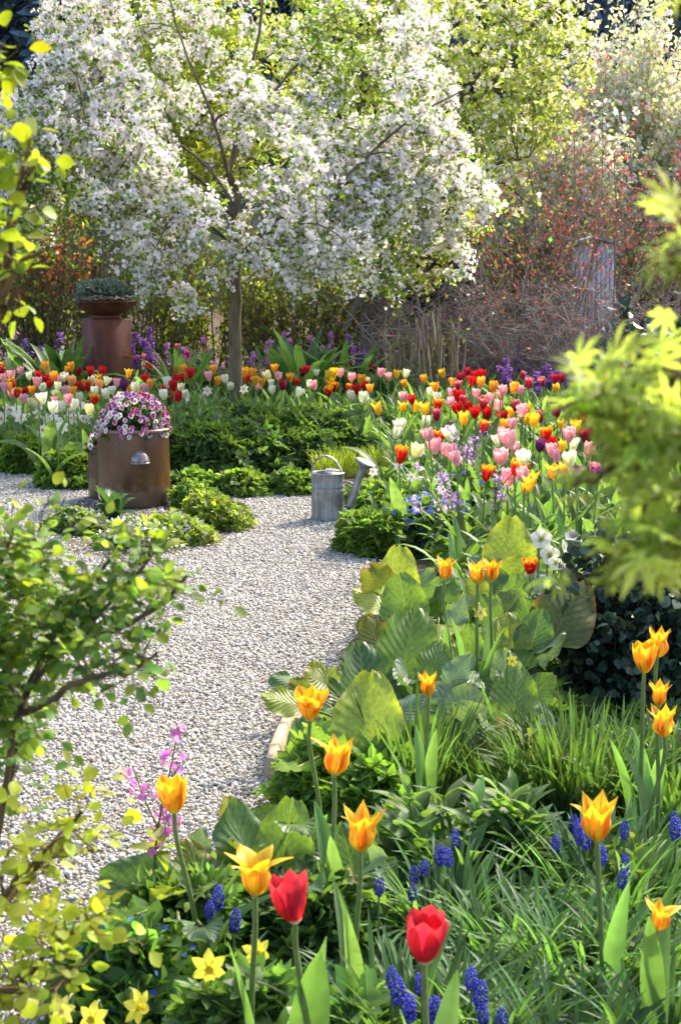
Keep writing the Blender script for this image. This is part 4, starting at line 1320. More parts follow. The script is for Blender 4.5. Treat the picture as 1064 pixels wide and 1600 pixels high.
crop(520, 550, 3.547, {
    'dred': [(210, 82), (710, 138), (743, 103)], 'pink': [(40, 110), (102, 137), (308, 132), (400, 245), (658, 228), (793, 222), (868, 250), (930, 235), (940, 205), (1040, 210), (910, 290)],
    'yellow': [(5, 112), (612, 112)], 'orange': [(152, 147), (208, 195), (400, 172), (503, 147), (660, 160), (820, 160), (570, 190), (885, 190), (1000, 190)], 'cream': [(182, 155)],
    'red': [(180, 182), (132, 203), (783, 125), (820, 122), (442, 260), (692, 235)], 'ry': [(82, 190), (10, 190), (580, 285)], 'white': [(90, 240), (167, 248), (545, 215), (578, 245), (383, 245)], 'rw': [(695, 180)]}, .070)
crop(520, 550, 3.547, {
    'lily': [(255, 308), (385, 295), (455, 298), (515, 305), (728, 362), (985, 325)], 'red': [(695, 305), (738, 300), (787, 330), (852, 333), (945, 355)], 'ry': [(833, 405), (582, 463), (368, 562), (845, 665), (1005, 635)],
    'white': [(375, 405), (345, 440), (510, 380), (650, 445), (915, 485)], 'pink': [(533, 452), (570, 515), (612, 535), (650, 545), (690, 582), (935, 570), (985, 480), (995, 390), (1055, 320), (968, 685)], 'cream': [(455, 540)], 'orange': [(945, 395)]}, .078)
crop(664, 500, 2.66, {
    'rw': [(430, 258), (487, 252), (755, 247), (845, 240), (550, 373), (655, 375), (480, 397)], 'red': [(660, 242), (697, 233), (798, 235), (515, 505), (745, 264)], 'dred': [(540, 240), (568, 238), (668, 480), (690, 470)],
    'pink': [(655, 275), (685, 277), (402, 373), (543, 557), (395, 292), (595, 472)], 'yellow': [(425, 368), (452, 412), (365, 283), (545, 278), (620, 440), (640, 425)], 'lily': [(570, 428), (430, 672), (415, 690), (445, 655), (580, 615)], 'ry': [(505, 467), (375, 605), (405, 615)]}, .074)

# the thinner scatter between and behind them
def drift(n, x0, x1, y0, y1, names, size):
    k = 0
    while k < n:
        px, py = rng.uniform(x0, x1), rng.uniform(y0, y1)
        if min(math.hypot(px - t[2], py - t[3]) for t in TULIPS) < 9.5: continue
        bed_tulip(px, py, names[rng.integers(0, len(names))], size); k += 1


drift(9, -40, 330, 572, 625, ['white', 'pink', 'red', 'orange', 'white', 'pink'], .064)
drift(14, 20, 250, 600, 640, ['white', 'pink', 'white', 'cream'], .062)
drift(8, 400, 680, 572, 610, ['white', 'pink', 'red', 'orange', 'yellow'], .064)
drift(20, 680, 1010, 575, 660, ['pink', 'white', 'rw', 'pink', 'red', 'yellow'], .066)
drift(14, 760, 960, 660, 740, ['pink', 'white', 'purple', 'pink', 'lily'], .070)

# ---------------------------------------------------------------- foreground tulips, petal by petal
def near_tulip(label, px, py, y, var, hpx, shape='lily', opn=.6, tilt=(0, 0), rz=0.0, base=None, leaves=(), stem_r=.0042, group=None, bent=None):
    """flower centre at photo pixel (px, py), y metres away, hpx tall in the photo"""
    h = hpx * y / FPX
    c = D(px, py, y)
    b = np.array([c[0] + (base[0] if base else 0), c[1] + (base[1] if base else .02), 0])
    e = thing('tulip', label, 'tulip', b, 0, group or 'tulips')
    foot = c - b - np.array([math.sin(tilt[1]), -math.sin(tilt[0]), 1]) * h * .5
    mb = MB()
    p = spline([(0, 0, 0), foot * np.array([.35, .35, .45]) + [rng.normal(0, .014), rng.normal(0, .010), 0], foot * np.array([.85, .85, .85]), foot], 16)
    tubes(mb, p, np.linspace(stem_r * 1.25, stem_r, 16), (.13, .19, .055), 8)
    mb.build('stem', M_STEM, e)
    mb = MB()
    lathe(mb, [(0, -.004), (stem_r * 1.1, -.002), (stem_r * 1.6, .004), (stem_r * 1.1, h * .22), (stem_r * .9, h * .36), (stem_r * 1.6, h * .39), (0, h * .41)], (.30, .36, .10), 10)
    fl = mb.build('flower', M_STEM, e, foot)
    fl.rotation_euler = (tilt[0], tilt[1], rz)
    for k in range(6):
        ob = opn * (1.0 if k % 2 == 0 else .72) + rng.normal(0, .12)
        if bent is not None and math.cos(k * math.pi / 3 + rz - R(bent)) > .8: ob += 1.0
        m = MB().add(*petalV(var, shape, k * math.pi / 3 + rng.normal(0, .07), k % 2, ob, 11, 18, rng.normal(0, 1)))
        m.V[0] *= h
        m.V[0][:, :2] += rng.normal(0, .0012, 2)
        m.build('petal', M_PETAL, fl)
    for az, L, bend, w, lean, z0 in leaves:
        t = bladeT(bend, w, 14, lean, .45, .7, twist=rng.normal(0, 25))
        mb = MB(); wv = 1 + .06 * np.sin(t.U[:, 1] * 9 + rng.uniform(0, 6))
        mb.add(t.V * L * np.stack([wv, wv * 0 + 1, wv * 0 + 1], 1), t.F, jit((.095, .185, .072), 1, .15)[0] * (1 + .25 * (np.abs(t.U[:, 0:1]) > .9)), t.U)
        lo = mb.build('leaf', M_BLADE, e, (0, 0, z0)); lo.rotation_euler = (0, 0, R(az))
    return e


near_tulip('flamed yellow tulip over the broad bergenia leaves, beside the gravel edge', 484, 1100, 3.3, 'lilyf', 54, 'cup', .55, (.05, .0), .3, leaves=((200, .26, 40, .07, 8, 0),))
near_tulip('flamed yellow tulip with spread tips just below the sandy edging stone', 527, 1182, 3.0, 'lilyf', 68, 'lily', .6, (.1, .16), .9, bent=185, leaves=((30, .32, 25, .08, 6, 0), (170, .30, 20, .085, 6, 0)))
near_tulip('orange-flamed upright tulip standing alone against the gravel', 271, 1242, 2.8, 'lilyf', 60, 'cup', .30, (0, -.03), .2, base=(.03, .03), leaves=((250, .34, 30, .055, 8, 0), (-80, .30, 70, .06, 10, 0), (100, .26, 60, .06, 12, 0)))
near_tulip('flamed yellow tulip with one petal bent out, above the blue grape hyacinths', 560, 1294, 2.65, 'lilyf', 80, 'lily', .45, (0, -.08), 2.6, bent=190, leaves=((150, .36, 20, .07, 5, 0), (20, .30, 40, .07, 8, 0)))
near_tulip('wide-open yellow tulip with flaring petals beside a red tulip', 400, 1362, 2.4, 'lily', 88, 'lily', 1.75, (.04, .05), 2.05, base=(-.004, .02), leaves=((120, .33, 12, .075, 3, 0), (-60, .30, 50, .06, 8, 0)))
near_tulip('red tulip leaning behind the wide-open yellow one', 454, 1403, 2.32, 'redbig', 82, 'cup', .02, (-.1, -.18), .4, base=(.02, .05), leaves=((200, .36, 12, .10, 6, 0), (330, .33, 15, .10, 5, 0)))
near_tulip('large red tulip above a broad pale green leaf and grape hyacinths', 661, 1466, 2.2, 'redbig', 88, 'cup', .06, (.05, -.05), 1.4, base=(.012, .02), leaves=((100, .31, 10, .075, 4, 0), (330, .34, 12, .085, 10, 0), (200, .3, 30, .08, 10, 0)))
near_tulip('flamed yellow tulip on a tall kinked stem over the fine grass', 928, 1277, 2.6, 'lilyf', 84, 'lily', .45, (.02, -.14), 1.2, bent=180, base=(.035, .03), leaves=((200, .36, 14, .06, 4, 0), (158, .26, 110, .085, 14, 0), (250, .30, 110, .07, 14, 0)))
near_tulip('small half-closed orange-yellow tulip low in the grass near the edge', 1030, 1432, 2.5, 'lilyf', 54, 'lily', .9, (.1, .15), .5, bent=10, leaves=((160, .36, 20, .06, 5, 0), (340, .32, 35, .06, 8, 0)))
near_tulip('flamed yellow tulip uppermost of four beside the dark evergreen bush', 1028, 1003, 3.5, 'lilyf', 52, 'lily', .45, (0, .08), .3, leaves=((180, .34, 30, .06, 8, 0),))
near_tulip('slim yellow tulip touching the uppermost of the four by the evergreen', 1005, 1027, 3.45, 'lilyf', 50, 'cup', .1, (0, -.05), .9, leaves=((120, .34, 20, .06, 6, 0),))
near_tulip('flamed yellow tulip third down of four beside the dark evergreen bush', 1029, 1084, 3.4, 'lilyf', 46, 'lily', .62, (.05, 0), 1.5, leaves=((20, .34, 25, .06, 6, 0), (220, .30, 60, .06, 10, 0)))
near_tulip('flamed yellow tulip lowest of four beside the dark evergreen bush', 1036, 1126, 3.3, 'lilyf', 56, 'lily', .5, (.05, -.12), .1, leaves=((60, .36, 20, .06, 6, 0), (300, .3, 50, .06, 10, 0)))
near_tulip('orange-flamed tulip rising among bergenia leaves, level with the purple-tinged leaf', 668, 1069, 3.5, 'lilyf', 44, 'lily', .4, (.05, -.05), .6, leaves=((200, .34, 12, .06, 4, 0), (20, .32, 16, .06, 5, 0), (90, .3, 25, .06, 7, 0)))
near_tulip('flamed yellow tulip standing a little apart beside a touching pair', 696, 887, 4.35, 'lilyf', 40, 'lily', .7, (.0, .12), .2, bent=180, leaves=((180, .38, 15, .06, 5, 0),))
near_tulip('flamed yellow tulip, wider one of the touching pair above the bergenia', 744, 893, 4.3, 'lilyf', 40, 'lily', .75, (.0, -.1), 1.0, leaves=((120, .40, 15, .06, 5, 0), (240, .38, 18, .06, 6, 0)))
near_tulip('orange-tipped tulip, narrower one of the touching pair above the bergenia', 769, 890, 4.33, 'lilyf', 40, 'lily', .5, (.0, .12), .4, leaves=((0, .38, 15, .06, 5, 0),))
near_tulip('red-orange tulip half hidden behind a broad yellow bergenia leaf', 828, 884, 4.7, 'ry', 28, 'cup', .3, (0, 0), .4)

# ---------------------------------------------------------------- daffodils
def daff_mesh(pc, cc, ref=.0, cup=.35, cl=.3):
    mb = MB()
    for k in range(6):
        t = leafT(.29, 6, .1, .12 if ref == 0 else ref, .8, 1.0)
        t.V[:, 2] += .03 * (k % 2)
        t.V[:, 2] += .05 * np.sin(t.V[:, 1] * 4 + k)
        mb.add(t.V @ rotz(np.array(k * math.pi / 3 + rng.normal(0, .05))).T, t.F, np.asarray(pc, float), t.U)
    th = np.arange(20) / 20 * 2 * np.pi
    V = []
    for f, rr in ((0, .10), (.35, .16), (.75, .19), (1, .24), (.93, .20), (.3, .12), (.1, .02)):
        V.append(np.stack([np.cos(th) * rr * cup / .35 * (1 + .06 * np.sin(th * 8) * (f > .9)), np.sin(th) * rr * cup / .35, np.full(20, f * cl + .03)], 1))
    i = np.arange(6)[:, None] * 20; j = np.arange(20)[None]
    F = np.stack([i + j, i + (j + 1) % 20, i + 20 + (j + 1) % 20, i + 20 + j], -1).reshape(-1, 4)
    mb.add(np.concatenate(V), F, np.asarray(cc, float))
    return mb.mesh('flower', M_PETAL)


WN = [daff_mesh((.84, .83, .76), (.80, .36, .10), cup=.28, cl=.16), daff_mesh((.84, .83, .76), (.82, .62, .22), cup=.28, cl=.14)]
YN = [daff_mesh((.86, .80, .10), (.88, .74, .08), cup=.34, cl=.32), daff_mesh((.82, .74, .16), (.84, .76, .35), cup=.30, cl=.2)]
dl_me = [MB().add(t.V, t.F, np.array([.06, .125, .05]) * t.C, t.U).mesh('leaf', M_BLADE) for t in (bladeT(30, .028, 7, 5, .3), bladeT(60, .028, 7, 8, .3), bladeT(90, .026, 7, 10, .3))]
DAFF = []


def daffodil(px, py, y, meshes, size, facing=None, label=None, kind='white', nl=4):
    c = D(px, py, y)
    e = thing('daffodil', label, 'daffodil', (c[0], c[1] + .03, 0))
    az = facing if facing is not None else rng.normal(0, .6)
    neck = np.array([0, -.0, c[2] + size * .25])
    head = np.array([math.sin(az) * .02, -.03, c[2]])
    mb = MB()
    p = spline([(0, 0, 0), (rng.normal(0, .004), 0, c[2] * .6), neck + [0, 0, 0], head], 14)
    tubes(mb, p, np.linspace(.0032, .0022, 14), (.11, .17, .05), 6); mb.build('stem', M_STEM, e)
    inst('flower', meshes[rng.integers(0, len(meshes))], e, head, (R(80) + rng.normal(0, .15), 0, az), size / 2)
    for k in range(nl): inst('leaf', dl_me[k % 3], e, (rng.normal(0, .01), rng.normal(0, .01), 0), (0, 0, rng.uniform(0, 6.28)), max(c[2], .12) * rng.uniform(.8, 1.1))
    if not label: DAFF.append((e, kind, px, py))
    return e


for x, y in ((248, 372), (362, 390), (518, 382), (465, 425), (40, 410), (95, 410), (110, 452), (222, 440), (312, 475), (365, 485), (290, 540), (405, 522), (440, 465), (510, 467), (572, 472), (4, 465), (345, 465), (128, 460)):
    px, py = x / 4.092, 540 + y / 4.092
    daffodil(px, py, G(px, py, .27)[1], WN, .088)
for x, y in ((310, 208), (333, 322), (242, 362), (545, 312)):
    px, py = 230 + x / 3.547, 520 + y / 3.547
    daffodil(px, py, G(px, py, .33)[1], WN, .078)
for px, py in ((620, 729), (657, 706), (640, 745), (690, 765), (682, 752), (586, 737)): daffodil(px, py, G(px, py, .3)[1], WN, .052)
daffodil(325, 1512, 2.55, YN, .064, .1, 'open yellow daffodil facing forward over the ferny leaves', nl=5)
daffodil(392, 1488, 2.62, YN, .056, .5, 'pale yellow daffodil half hidden behind a tulip stem', nl=4)
daffodil(200, 1573, 2.45, YN, .060, .9, 'yellow daffodil turned sideways beside the blue forget-me-nots', nl=4)
daffodil(152, 1592, 2.42, YN, .056, -.3, 'yellow daffodil cut by the bottom edge near the rose shoots', nl=4)
daffodil(110, 1580, 2.45, YN, .05, -.6, 'small yellow daffodil among the yellow-green rose leaves', nl=3)
daffodil(468, 1588, 2.4, WN, .055, .2, 'creamy white daffodil at the foot of the leaning red tulip', nl=4)
daffodil(748, 957, 4.3, YN, .042, .2, 'small yellow daffodil deep among the bergenia leaves', nl=3)
daffodil(795, 1032, 4.0, YN, .032, .4, 'tiny yellow daffodil between bergenia and the grassy clump', nl=3)

# ---------------------------------------------------------------- grape hyacinths
MUS = []
for k in range(3):
    mb = MB()
    n = 74
    f = (np.arange(n) + .5) / n
    a = np.arange(n) * 2.4
    rr = (.0086 * np.sin(np.pi * np.clip(.10 + f * .86, 0, 1)) ** .7)
    pos = np.stack([np.cos(a) * rr, np.sin(a) * rr, f * .046], 1)
    out = np.stack([np.cos(a), np.sin(a), -.5 + 1.2 * f], 1)
    bell = T(np.array([(0, 0, 0), (.6, 0, .35), (0, .6, .35), (-.6, 0, .35), (0, -.6, .35), (.42, 0, .95), (0, .42, .95), (-.42, 0, .95), (0, -.42, .95)]), [np.array([[1, 2, 6, 5], [2, 3, 7, 6], [3, 4, 8, 7], [4, 1, 5, 8], [5, 6, 7, 8]]), np.array([[0, 2, 1], [0, 3, 2], [0, 4, 3], [0, 1, 4]])], np.array([[1, 1, 1]] * 5 + [[2.3, 2.2, 1.6]] * 4))
    fr = frames(rdir(n), unit(out))
    scatter(mb, bell, pos, fr, .0058 * (1.15 - .55 * f), jit((.05, .06, .40), n, .25, .1) * (1 + f[:, None] * .2))
    ms = mb.mesh('flower', M_PETAL)
    MUS.append(ms)
mu_st = MB(); tubes(mu_st, spline([(0, 0, 0), (.01, .005, .5), (0, 0, 1)], 7), .018, (.10, .15, .06), 6); mu_st = mu_st.mesh('stem', M_STEM)
mu_lf = [MB().add(t.V, t.F, np.array([.06, .13, .05]) * t.C, t.U).mesh('leaf', M_BLADE) for t in (bladeT(80, .022, 8, 10, .4), bladeT(120, .02, 8, 18, .4))]
MUSC = []


def muscari(px, py, y=None, s=1.0):
    zh = rng.uniform(.205, .245)
    if y is None: g = G(px, py, zh)
    else: g = D(px, py, y); zh = g[2]
    e = thing('grape_hyacinth', None, 'flower', (g[0], g[1], 0))
    L = max(zh - .023 * s, .05)
    tl = rng.normal(0, .07, 2)
    inst('stem', mu_st, e, (0, 0, 0), (0, 0, rng.uniform(0, 6)), (.12, .12, L))
    inst('flower', MUS[rng.integers(0, 3)], e, (0, 0, L), (tl[0], tl[1], rng.uniform(0, 6)), s * rng.uniform(.68, .95))
    for k in range(2): inst('leaf', mu_lf[k], e, (0, 0, 0), (0, 0, rng.uniform(0, 6)), rng.uniform(.16, .24))
    MUSC.append((e, 'blue', px, py))


for x, y in ((370, 247), (432, 242), (665, 312), (690, 355), (712, 375), (855, 335), (855, 455), (848, 515), (600, 390), (770, 430), (230, 372), (172, 432), (205, 435), (117, 472), (1038, 305), (965, 838), (20, 935), (60, 1000), (108, 905), (215, 948), (290, 885), (320, 950), (335, 1010), (405, 1045), (155, 1005), (70, 560), (685, 330), (1045, 340)):
    muscari(614 + x / 2.364, 1150 + y / 2.364)
for x, y in ((690, 542), (95, 592), (155, 672), (65, 625), (738, 880), (800, 985), (885, 1010), (820, 500)):
    muscari(300 + x / 2.364, 1150 + y / 2.364)

# ---------------------------------------------------------------- pansies in the crock
def pansies(name, label, loc, rx, h, nf, cols, nl, sz=.021):
    e = thing(name, label, 'pansies', loc)
    mb = MB()
    u = rdir(nl); u[:, 2] = np.abs(u[:, 2])
    pos = u * np.array([rx * .95, rx * .95, h * .85]) * (rng.uniform(.3, 1, (nl, 1)) ** .5)
    foliage(mb, [OVAL, LOBED[0]], pos, u, .030, (.05, .11, .03), up=.6)
    mb.build('foliage', M_LEAF, e)
    P = []
    while len(P) < nf:
        q = rdir(1)[0]
        if q[2] < 0.02 or (q[1] > .15 and rng.uniform() < .93): continue
        b = 1 + .12 * noise3(q[None] * 2.5, 1.4)[0]
        P.append((q, q * np.array([rx * 1.02, rx * 1.02, h]) * b))
    rest = MB()
    from mathutils import Matrix
    for num, (q, p) in enumerate(P):
        k = 0 if (p[0] > rx * .05 and rng.uniform() < .40) else rng.integers(0, len(cols))
        if p[0] < -rx * .45 and p[2] < h * .55: k = len(cols) - 1 if rng.uniform() < .6 else k
        fr = frames(np.array([[rng.normal(0, .3), 0.05, 1.0]]), unit(q * .7 + np.array([0, -.55, .25]) + rdir(1)[0] * .3)[None])[0]
        if num < 100: inst('flower', cols[k], e, p, Matrix(fr.tolist()).to_euler(), sz * rng.uniform(.8, 1.15))
        else:
            me = cols[k]; nv = len(me.vertices)
            V = np.zeros(nv * 3, np.float32); me.vertices.foreach_get('co', V)
            C = np.zeros(nv * 4, np.float32); me.attributes['Col'].data.foreach_get('color', C)
            F4 = [list(f.vertices) for f in me.polygons]
            rest.add((V.reshape(-1, 3) * sz * .9) @ fr.T + p, np.array(F4), C.reshape(-1, 4)[:, :3])
    if rest.n: tag(rest.build('flower', M_PETAL, e), kind='stuff')
    return e


def pansy_mesh(top, low, eye):
    mb = MB()
    for ang, c, w, l, z in ((28, top, .52, 1.0, -.06), (-28, top, .52, 1.0, -.03), (88, low, .5, .9, .03), (-88, low, .5, .9, .06), (180, low, .62, .95, .10)):
        t = leafT(w, 5, .06, .05, .55, 1.15)
        C = np.where(t.V[:, 1:2] < .38, np.asarray(eye, float), np.asarray(c, float)) * np.ones((len(t.V), 3))
        C = np.where(t.V[:, 1:2] > .93, np.clip(np.asarray(c, float) * 1.2 + .05, 0, 1), C)
        mb.add(t.V * l @ rotz(np.array(R(ang))).T + [0, 0, z], t.F, C, t.U)
    mb.add([(-.1, -.06, .16), (.1, -.06, .16), (.06, .08, .16), (-.06, .08, .16)], np.array([[0, 1, 2, 3]]), (.8, .6, .05))
    return mb.mesh('flower', M_PETAL)


PC = [pansy_mesh((.34, .035, .20), (.62, .22, .44), (.12, .0, .05)), pansy_mesh((.30, .13, .46), (.40, .20, .52), (.08, .02, .16)), pansy_mesh((.55, .32, .60), (.66, .46, .66), (.25, .05, .3)), pansy_mesh((.38, .05, .26), (.74, .55, .66), (.2, .0, .1)), pansy_mesh((.76, .70, .76), (.80, .76, .78), (.35, .2, .4))]
pansies('potted_pansies', 'mound of magenta, violet and white pansies growing in the big brown crock', (cp[0], cp[1], cp[2] + .36), .190, .205, 185, PC, 1000, .0158)
pansies('potted_pansies', 'few purple and white pansies in the small pot behind the crock', (sp_[0], sp_[1], .262), .085, .10, 16, [PC[1], PC[1], PC[4]], 160)

# ---------------------------------------------------------------- bergenia
BV = []
for k in range(8):
    nu, nv = 13, 15
    v = np.linspace(0, 1, nv)[:, None]; u = np.linspace(-1, 1, nu)[None]
    w = .50 * np.clip(np.sin(np.pi * np.clip(v ** .62 * .95 + .03, 0, 1)), 0, 1) ** .52 * (1 - .06 * v)
    ca, cb = rng.uniform(-.1, .45), rng.uniform(-.15, .5)
    ph = rng.uniform(0, 6.28, 3)
    X = u * w * (1 - .10 * ca * np.abs(u))
    Z = ca * (np.abs(u) ** 1.7) * w * 1.1 - cb * v ** 2 + .045 * np.sin(v * 8 + ph[0] + u * 1.5) * np.abs(u) + .05 * np.sin(u * 4 + ph[1]) * v + .05 * np.sin(v * 14 + ph[2]) * np.abs(u) ** 3
    Y = v - .05 * np.abs(u) ** 2 * (1 - v) + 0.02 * np.sin(u * 6 + ph[1]) * v
    V = np.stack([X, Y + 0 * u, Z], -1).reshape(-1, 3)
    i = np.arange(nv - 1)[:, None] * nu; j = np.arange(nu - 1)[None]
    F = np.stack([i + j, i + j + 1, i + nu + j + 1, i + nu + j], -1).reshape(-1, 4)
    U = np.stack([u + 0 * v, v + 0 * u], -1).reshape(-1, 2)
    BV.append((V, F, U))
BCOL = {'g': (.095, .175, .042), 'y': (.19, .25, .045), 'd': (.058, .12, .048), 'b': (.105, .17, .115), 'p': (.10, .06, .085), 'r': (.12, .145, .04)}


def bleaf(c, k):
    V, F, U = BV[k % 8]
    C = np.tile(np.asarray(BCOL[c], float), (len(V), 1))
    ed = np.clip((np.abs(U[:, 0]) - .8) * 5, 0, 1) * np.clip(U[:, 1] * 2, 0, 1)
    ed = np.maximum(ed, np.clip((U[:, 1] - .9) * 9, 0, 1))[:, None]
    rim = np.array((.22, .06, .03)) if c in 'rp' else C[0] * np.array([1.25, .95, .8])
    return MB().add(V, F, C * (1 - ed * .6) + rim * ed * .6, U).mesh('leaf', M_BERG)


BM = {c: [bleaf(c, k) for k in range(8)] for c in BCOL}
pet_me = MB(); tubes(pet_me, spline([(0, 0, 0), (0, .12, .5), (0, 0, 1)], 7), .02, (.16, .19, .07), 6); pet_me = pet_me.mesh('stalk', M_STEM)


def bergenia(label, base_px, leaves, z=.26):
    b = G(*base_px)
    e = thing('bergenia', label, 'plant', b, 0, 'broad-leaved bergenias along the gravel edge')
    lx = [l[0] for l in leaves]; ly = [l[1] for l in leaves]
    leaves = leaves + [(rng.uniform(min(lx) + 8, max(lx)), rng.uniform(min(ly) + 10, max(ly) + 35), rng.uniform(38, 72), 'gdbbgdyr'[rng.integers(0, 8)], rng.uniform(.12, .27)) for _ in range(10)]
    for it in leaves:
        px, py, wpx, c = it[:4]
        zz = it[4] if len(it) > 4 else z
        az = it[5] if len(it) > 5 else None       # direction of the tip as seen in the photo, degrees, 90 = up
        el = it[6] if len(it) > 6 else rng.uniform(.25, .75)
        ctr = G(px, py, zz)
        s = wpx * ctr[1] / FPX * 1.13
        o2 = ctr - b
        if az is None: dv = unit(np.array([o2[0], o2[1] * .6 - .03, 0]) + rng.normal(0, .03, 3) * [1, 1, 0]) + np.array([0, 0, el])
        else: dv = np.array([math.cos(R(az)), math.sin(R(az)) * .35, math.sin(R(az)) * .8 + .25])
        dv = unit(dv)
        nr = unit(np.array([0, -.62, .72]) + rng.normal(0, .36, 3))
        fr = frames(dv[None], nr[None])[0]
        st = ctr - dv * s * .5
        from mathutils import Matrix
        lf = inst('leaf', BM[c][rng.integers(0, 8)], e, st - b, Matrix(fr.tolist()).to_euler(), s)
        sv = Vector(st - b)
        pt = inst('stalk', pet_me, lf)
        # the stalk runs from the stool to the leaf base
        q = sv.to_track_quat('Z', 'Y')
        mw = Matrix.LocRotScale(Vector((0, 0, 0)), q, Vector((.15, .15, sv.length)))
        pt.matrix_parent_inverse = Matrix.LocRotScale(lf.location, lf.rotation_euler, lf.scale).inverted()
        pt.location, pt.rotation_euler, pt.scale = mw.to_translation(), q.to_euler(), (.15, .15, sv.length)
    return e


bergenia('bergenia at the gravel edge nearest the watering can, fresh green rounded leaves', (625, 985), [(622, 893, 70, 'y', .26, 80), (572, 938, 50, 'y', .2, 160), (630, 935, 72, 'g', .3, 100), (680, 932, 52, 'g', .26, 60), (662, 905, 40, 'b', .2, 30), (585, 965, 50, 'g', .12, 200), (600, 915, 44, 'g', .2, 130)])
bergenia('bergenia behind the flamed tulips with pale backs to its leaves', (680, 1035), [(582, 990, 55, 'r', .2, 120), (640, 998, 100, 'g', .3, 75), (690, 985, 48, 'y', .3, 30), (720, 955, 50, 'b', .28, 60), (620, 960, 50, 'b', .24, 150), (660, 1035, 58, 'b', .22, 200), (700, 920, 40, 'g', .3, 80)])
bergenia('bergenia with large ribbed leaf over the gravel, beside the open flamed tulip', (580, 1165), [(570, 1052, 96, 'd', .24, 90), (577, 1108, 112, 'y', .27, 95), (494, 1055, 42, 'y', .22, 95), (438, 1097, 58, 'y', .18, 185), (530, 1085, 55, 'd', .18, 130), (516, 1062, 36, 'y', .2, 60), (480, 1165, 84, 'd', .16, 120), (640, 1100, 60, 'b', .24, 40), (540, 1150, 60, 'd', .14, 200)])
bergenia('bergenia in the middle of the drift with folded pale leaf', (745, 1090), [(680, 1032, 58, 'g', .3, 70), (722, 1045, 50, 'b', .3, 40), (735, 1000, 46, 'g', .28, 90), (770, 985, 52, 'y', .3, 60), (650, 1075, 50, 'g', .2, 200), (705, 1100, 80, 'b', .22, 160), (760, 1060, 60, 'd', .22, 20)])
bergenia('bergenia with purple-tinged crumpled leaf next to the grassy clump', (770, 1165), [(768, 1135, 82, 'p', .16, 110), (806, 1082, 76, 'g', .26, 80), (845, 1075, 54, 'd', .24, 40), (735, 1120, 60, 'b', .2, 150), (790, 1040, 50, 'b', .28, 100), (720, 1150, 60, 'd', .14, 200)])
bergenia('bergenia with large yellow backlit leaf standing upright', (800, 940), [(797, 850, 80, 'y', .36, 85), (800, 888, 48, 'y', .32, 40), (745, 925, 46, 'y', .3, 110), (840, 905, 44, 'b', .3, 30), (775, 905, 40, 'd', .3, 120), (830, 925, 40, 'y', .26, 60), (755, 880, 40, 'b', .3, 150), (805, 920, 44, 'g', .3, 80)])
bergenia('bergenia with red-edged leaf against the dark evergreen bush', (850, 1030), [(886, 952, 98, 'r', .34, 60), (797, 985, 54, 'y', .3, 95), (838, 985, 60, 'd', .3, 70), (760, 950, 44, 'g', .3, 120), (862, 1012, 50, 'b', .26, 10), (815, 1020, 44, 'g', .24, 110), (825, 955, 44, 'g', .33, 110)])
bergenia('low bergenia below the lone orange tulip, leaves flat over the gravel', (275, 1440), [(215, 1388, 118, 'd', .12, 175), (190, 1440, 86, 'b', .08, 200), (300, 1345, 66, 'r', .16, 110), (330, 1385, 70, 'd', .14, 60), (265, 1400, 60, 'g', .12, 140), (312, 1320, 50, 'b', .16, 75)])
bergenia('bergenia with round dark leaf behind the wide-open yellow tulip', (420, 1400), [(378, 1312, 118, 'd', .2, 110), (452, 1302, 100, 'g', .22, 75), (362, 1268, 46, 'r', .18, 100), (500, 1312, 60, 'b', .2, 20), (420, 1360, 80, 'd', .15, 160)])
bergenia('bergenia with ribbed leaf below the bent-petalled yellow tulip', (560, 1420), [(545, 1338, 100, 'd', .18, 110), (500, 1380, 80, 'd', .14, 170), (590, 1370, 70, 'g', .14, 60), (520, 1420, 80, 'd', .1, 150), (560, 1300, 60, 'g', .2, 90)])

# ---------------------------------------------------------------- grassy and leafy foreground
def fine(label, px, py, n, L, W, ts, col, **kw):
    return clump(kw.pop('name', 'grass_clump'), label, 'grass clump', G(px, py), n, L, W, ts, col, **kw)


fine('tall stiff grassy clump below the dark evergreen bush', 905, 1290, 420, .26, .15, STIFF + GRASS[:1], (.065, .125, .042))
fine('smaller stiff grassy clump in front of the purple-tinged bergenia', 800, 1290, 200, .22, .10, STIFF, (.07, .135, .045))
fine('narrow upright grass tuft beside the tulip among bergenias', 655, 1285, 110, .30, .07, STIFF, (.07, .135, .045))
fine('grassy clump behind the four tulips at the edge', 1045, 1320, 220, .26, .12, STIFF + GRASS[:2], (.07, .135, .045))
BG = (.078, .165, .06)
fine('arching blue-green grass clump in the middle of the grape hyacinths', 800, 1560, 322, .225, 0.072, GRASS, BG)
fine('arching blue-green grass clump behind the large red tulip', 690, 1510, 235, .225, 0.066, GRASS, BG)
fine('arching blue-green grass clump below the kinked tulip stem', 900, 1600, 322, .225, 0.077, GRASS, BG)
fine('arching blue-green grass clump near the small half-closed tulip', 1010, 1590, 260, .225, 0.072, GRASS, BG)
fine('arching blue-green grass clump at the bottom edge by grape hyacinths', 760, 1700, 322, .225, 0.072, GRASS, BG)
fine('arching blue-green grass clump at the bottom below the tall tulip', 890, 1760, 322, .225, 0.077, GRASS, BG)
fine('arching blue-green grass clump in the bottom corner', 1040, 1730, 285, .225, 0.077, GRASS, BG)
fine('grass clump under the large red tulip', 640, 1720, 380, .25, .12, GRASS, BG)
fine('small grass clump among lance-leaved shoots', 745, 1430, 220, .22, .1, GRASS, BG)
fine('small grass clump under the flamed tulip on the kinked stem', 950, 1470, 300, .24, .12, GRASS, BG)

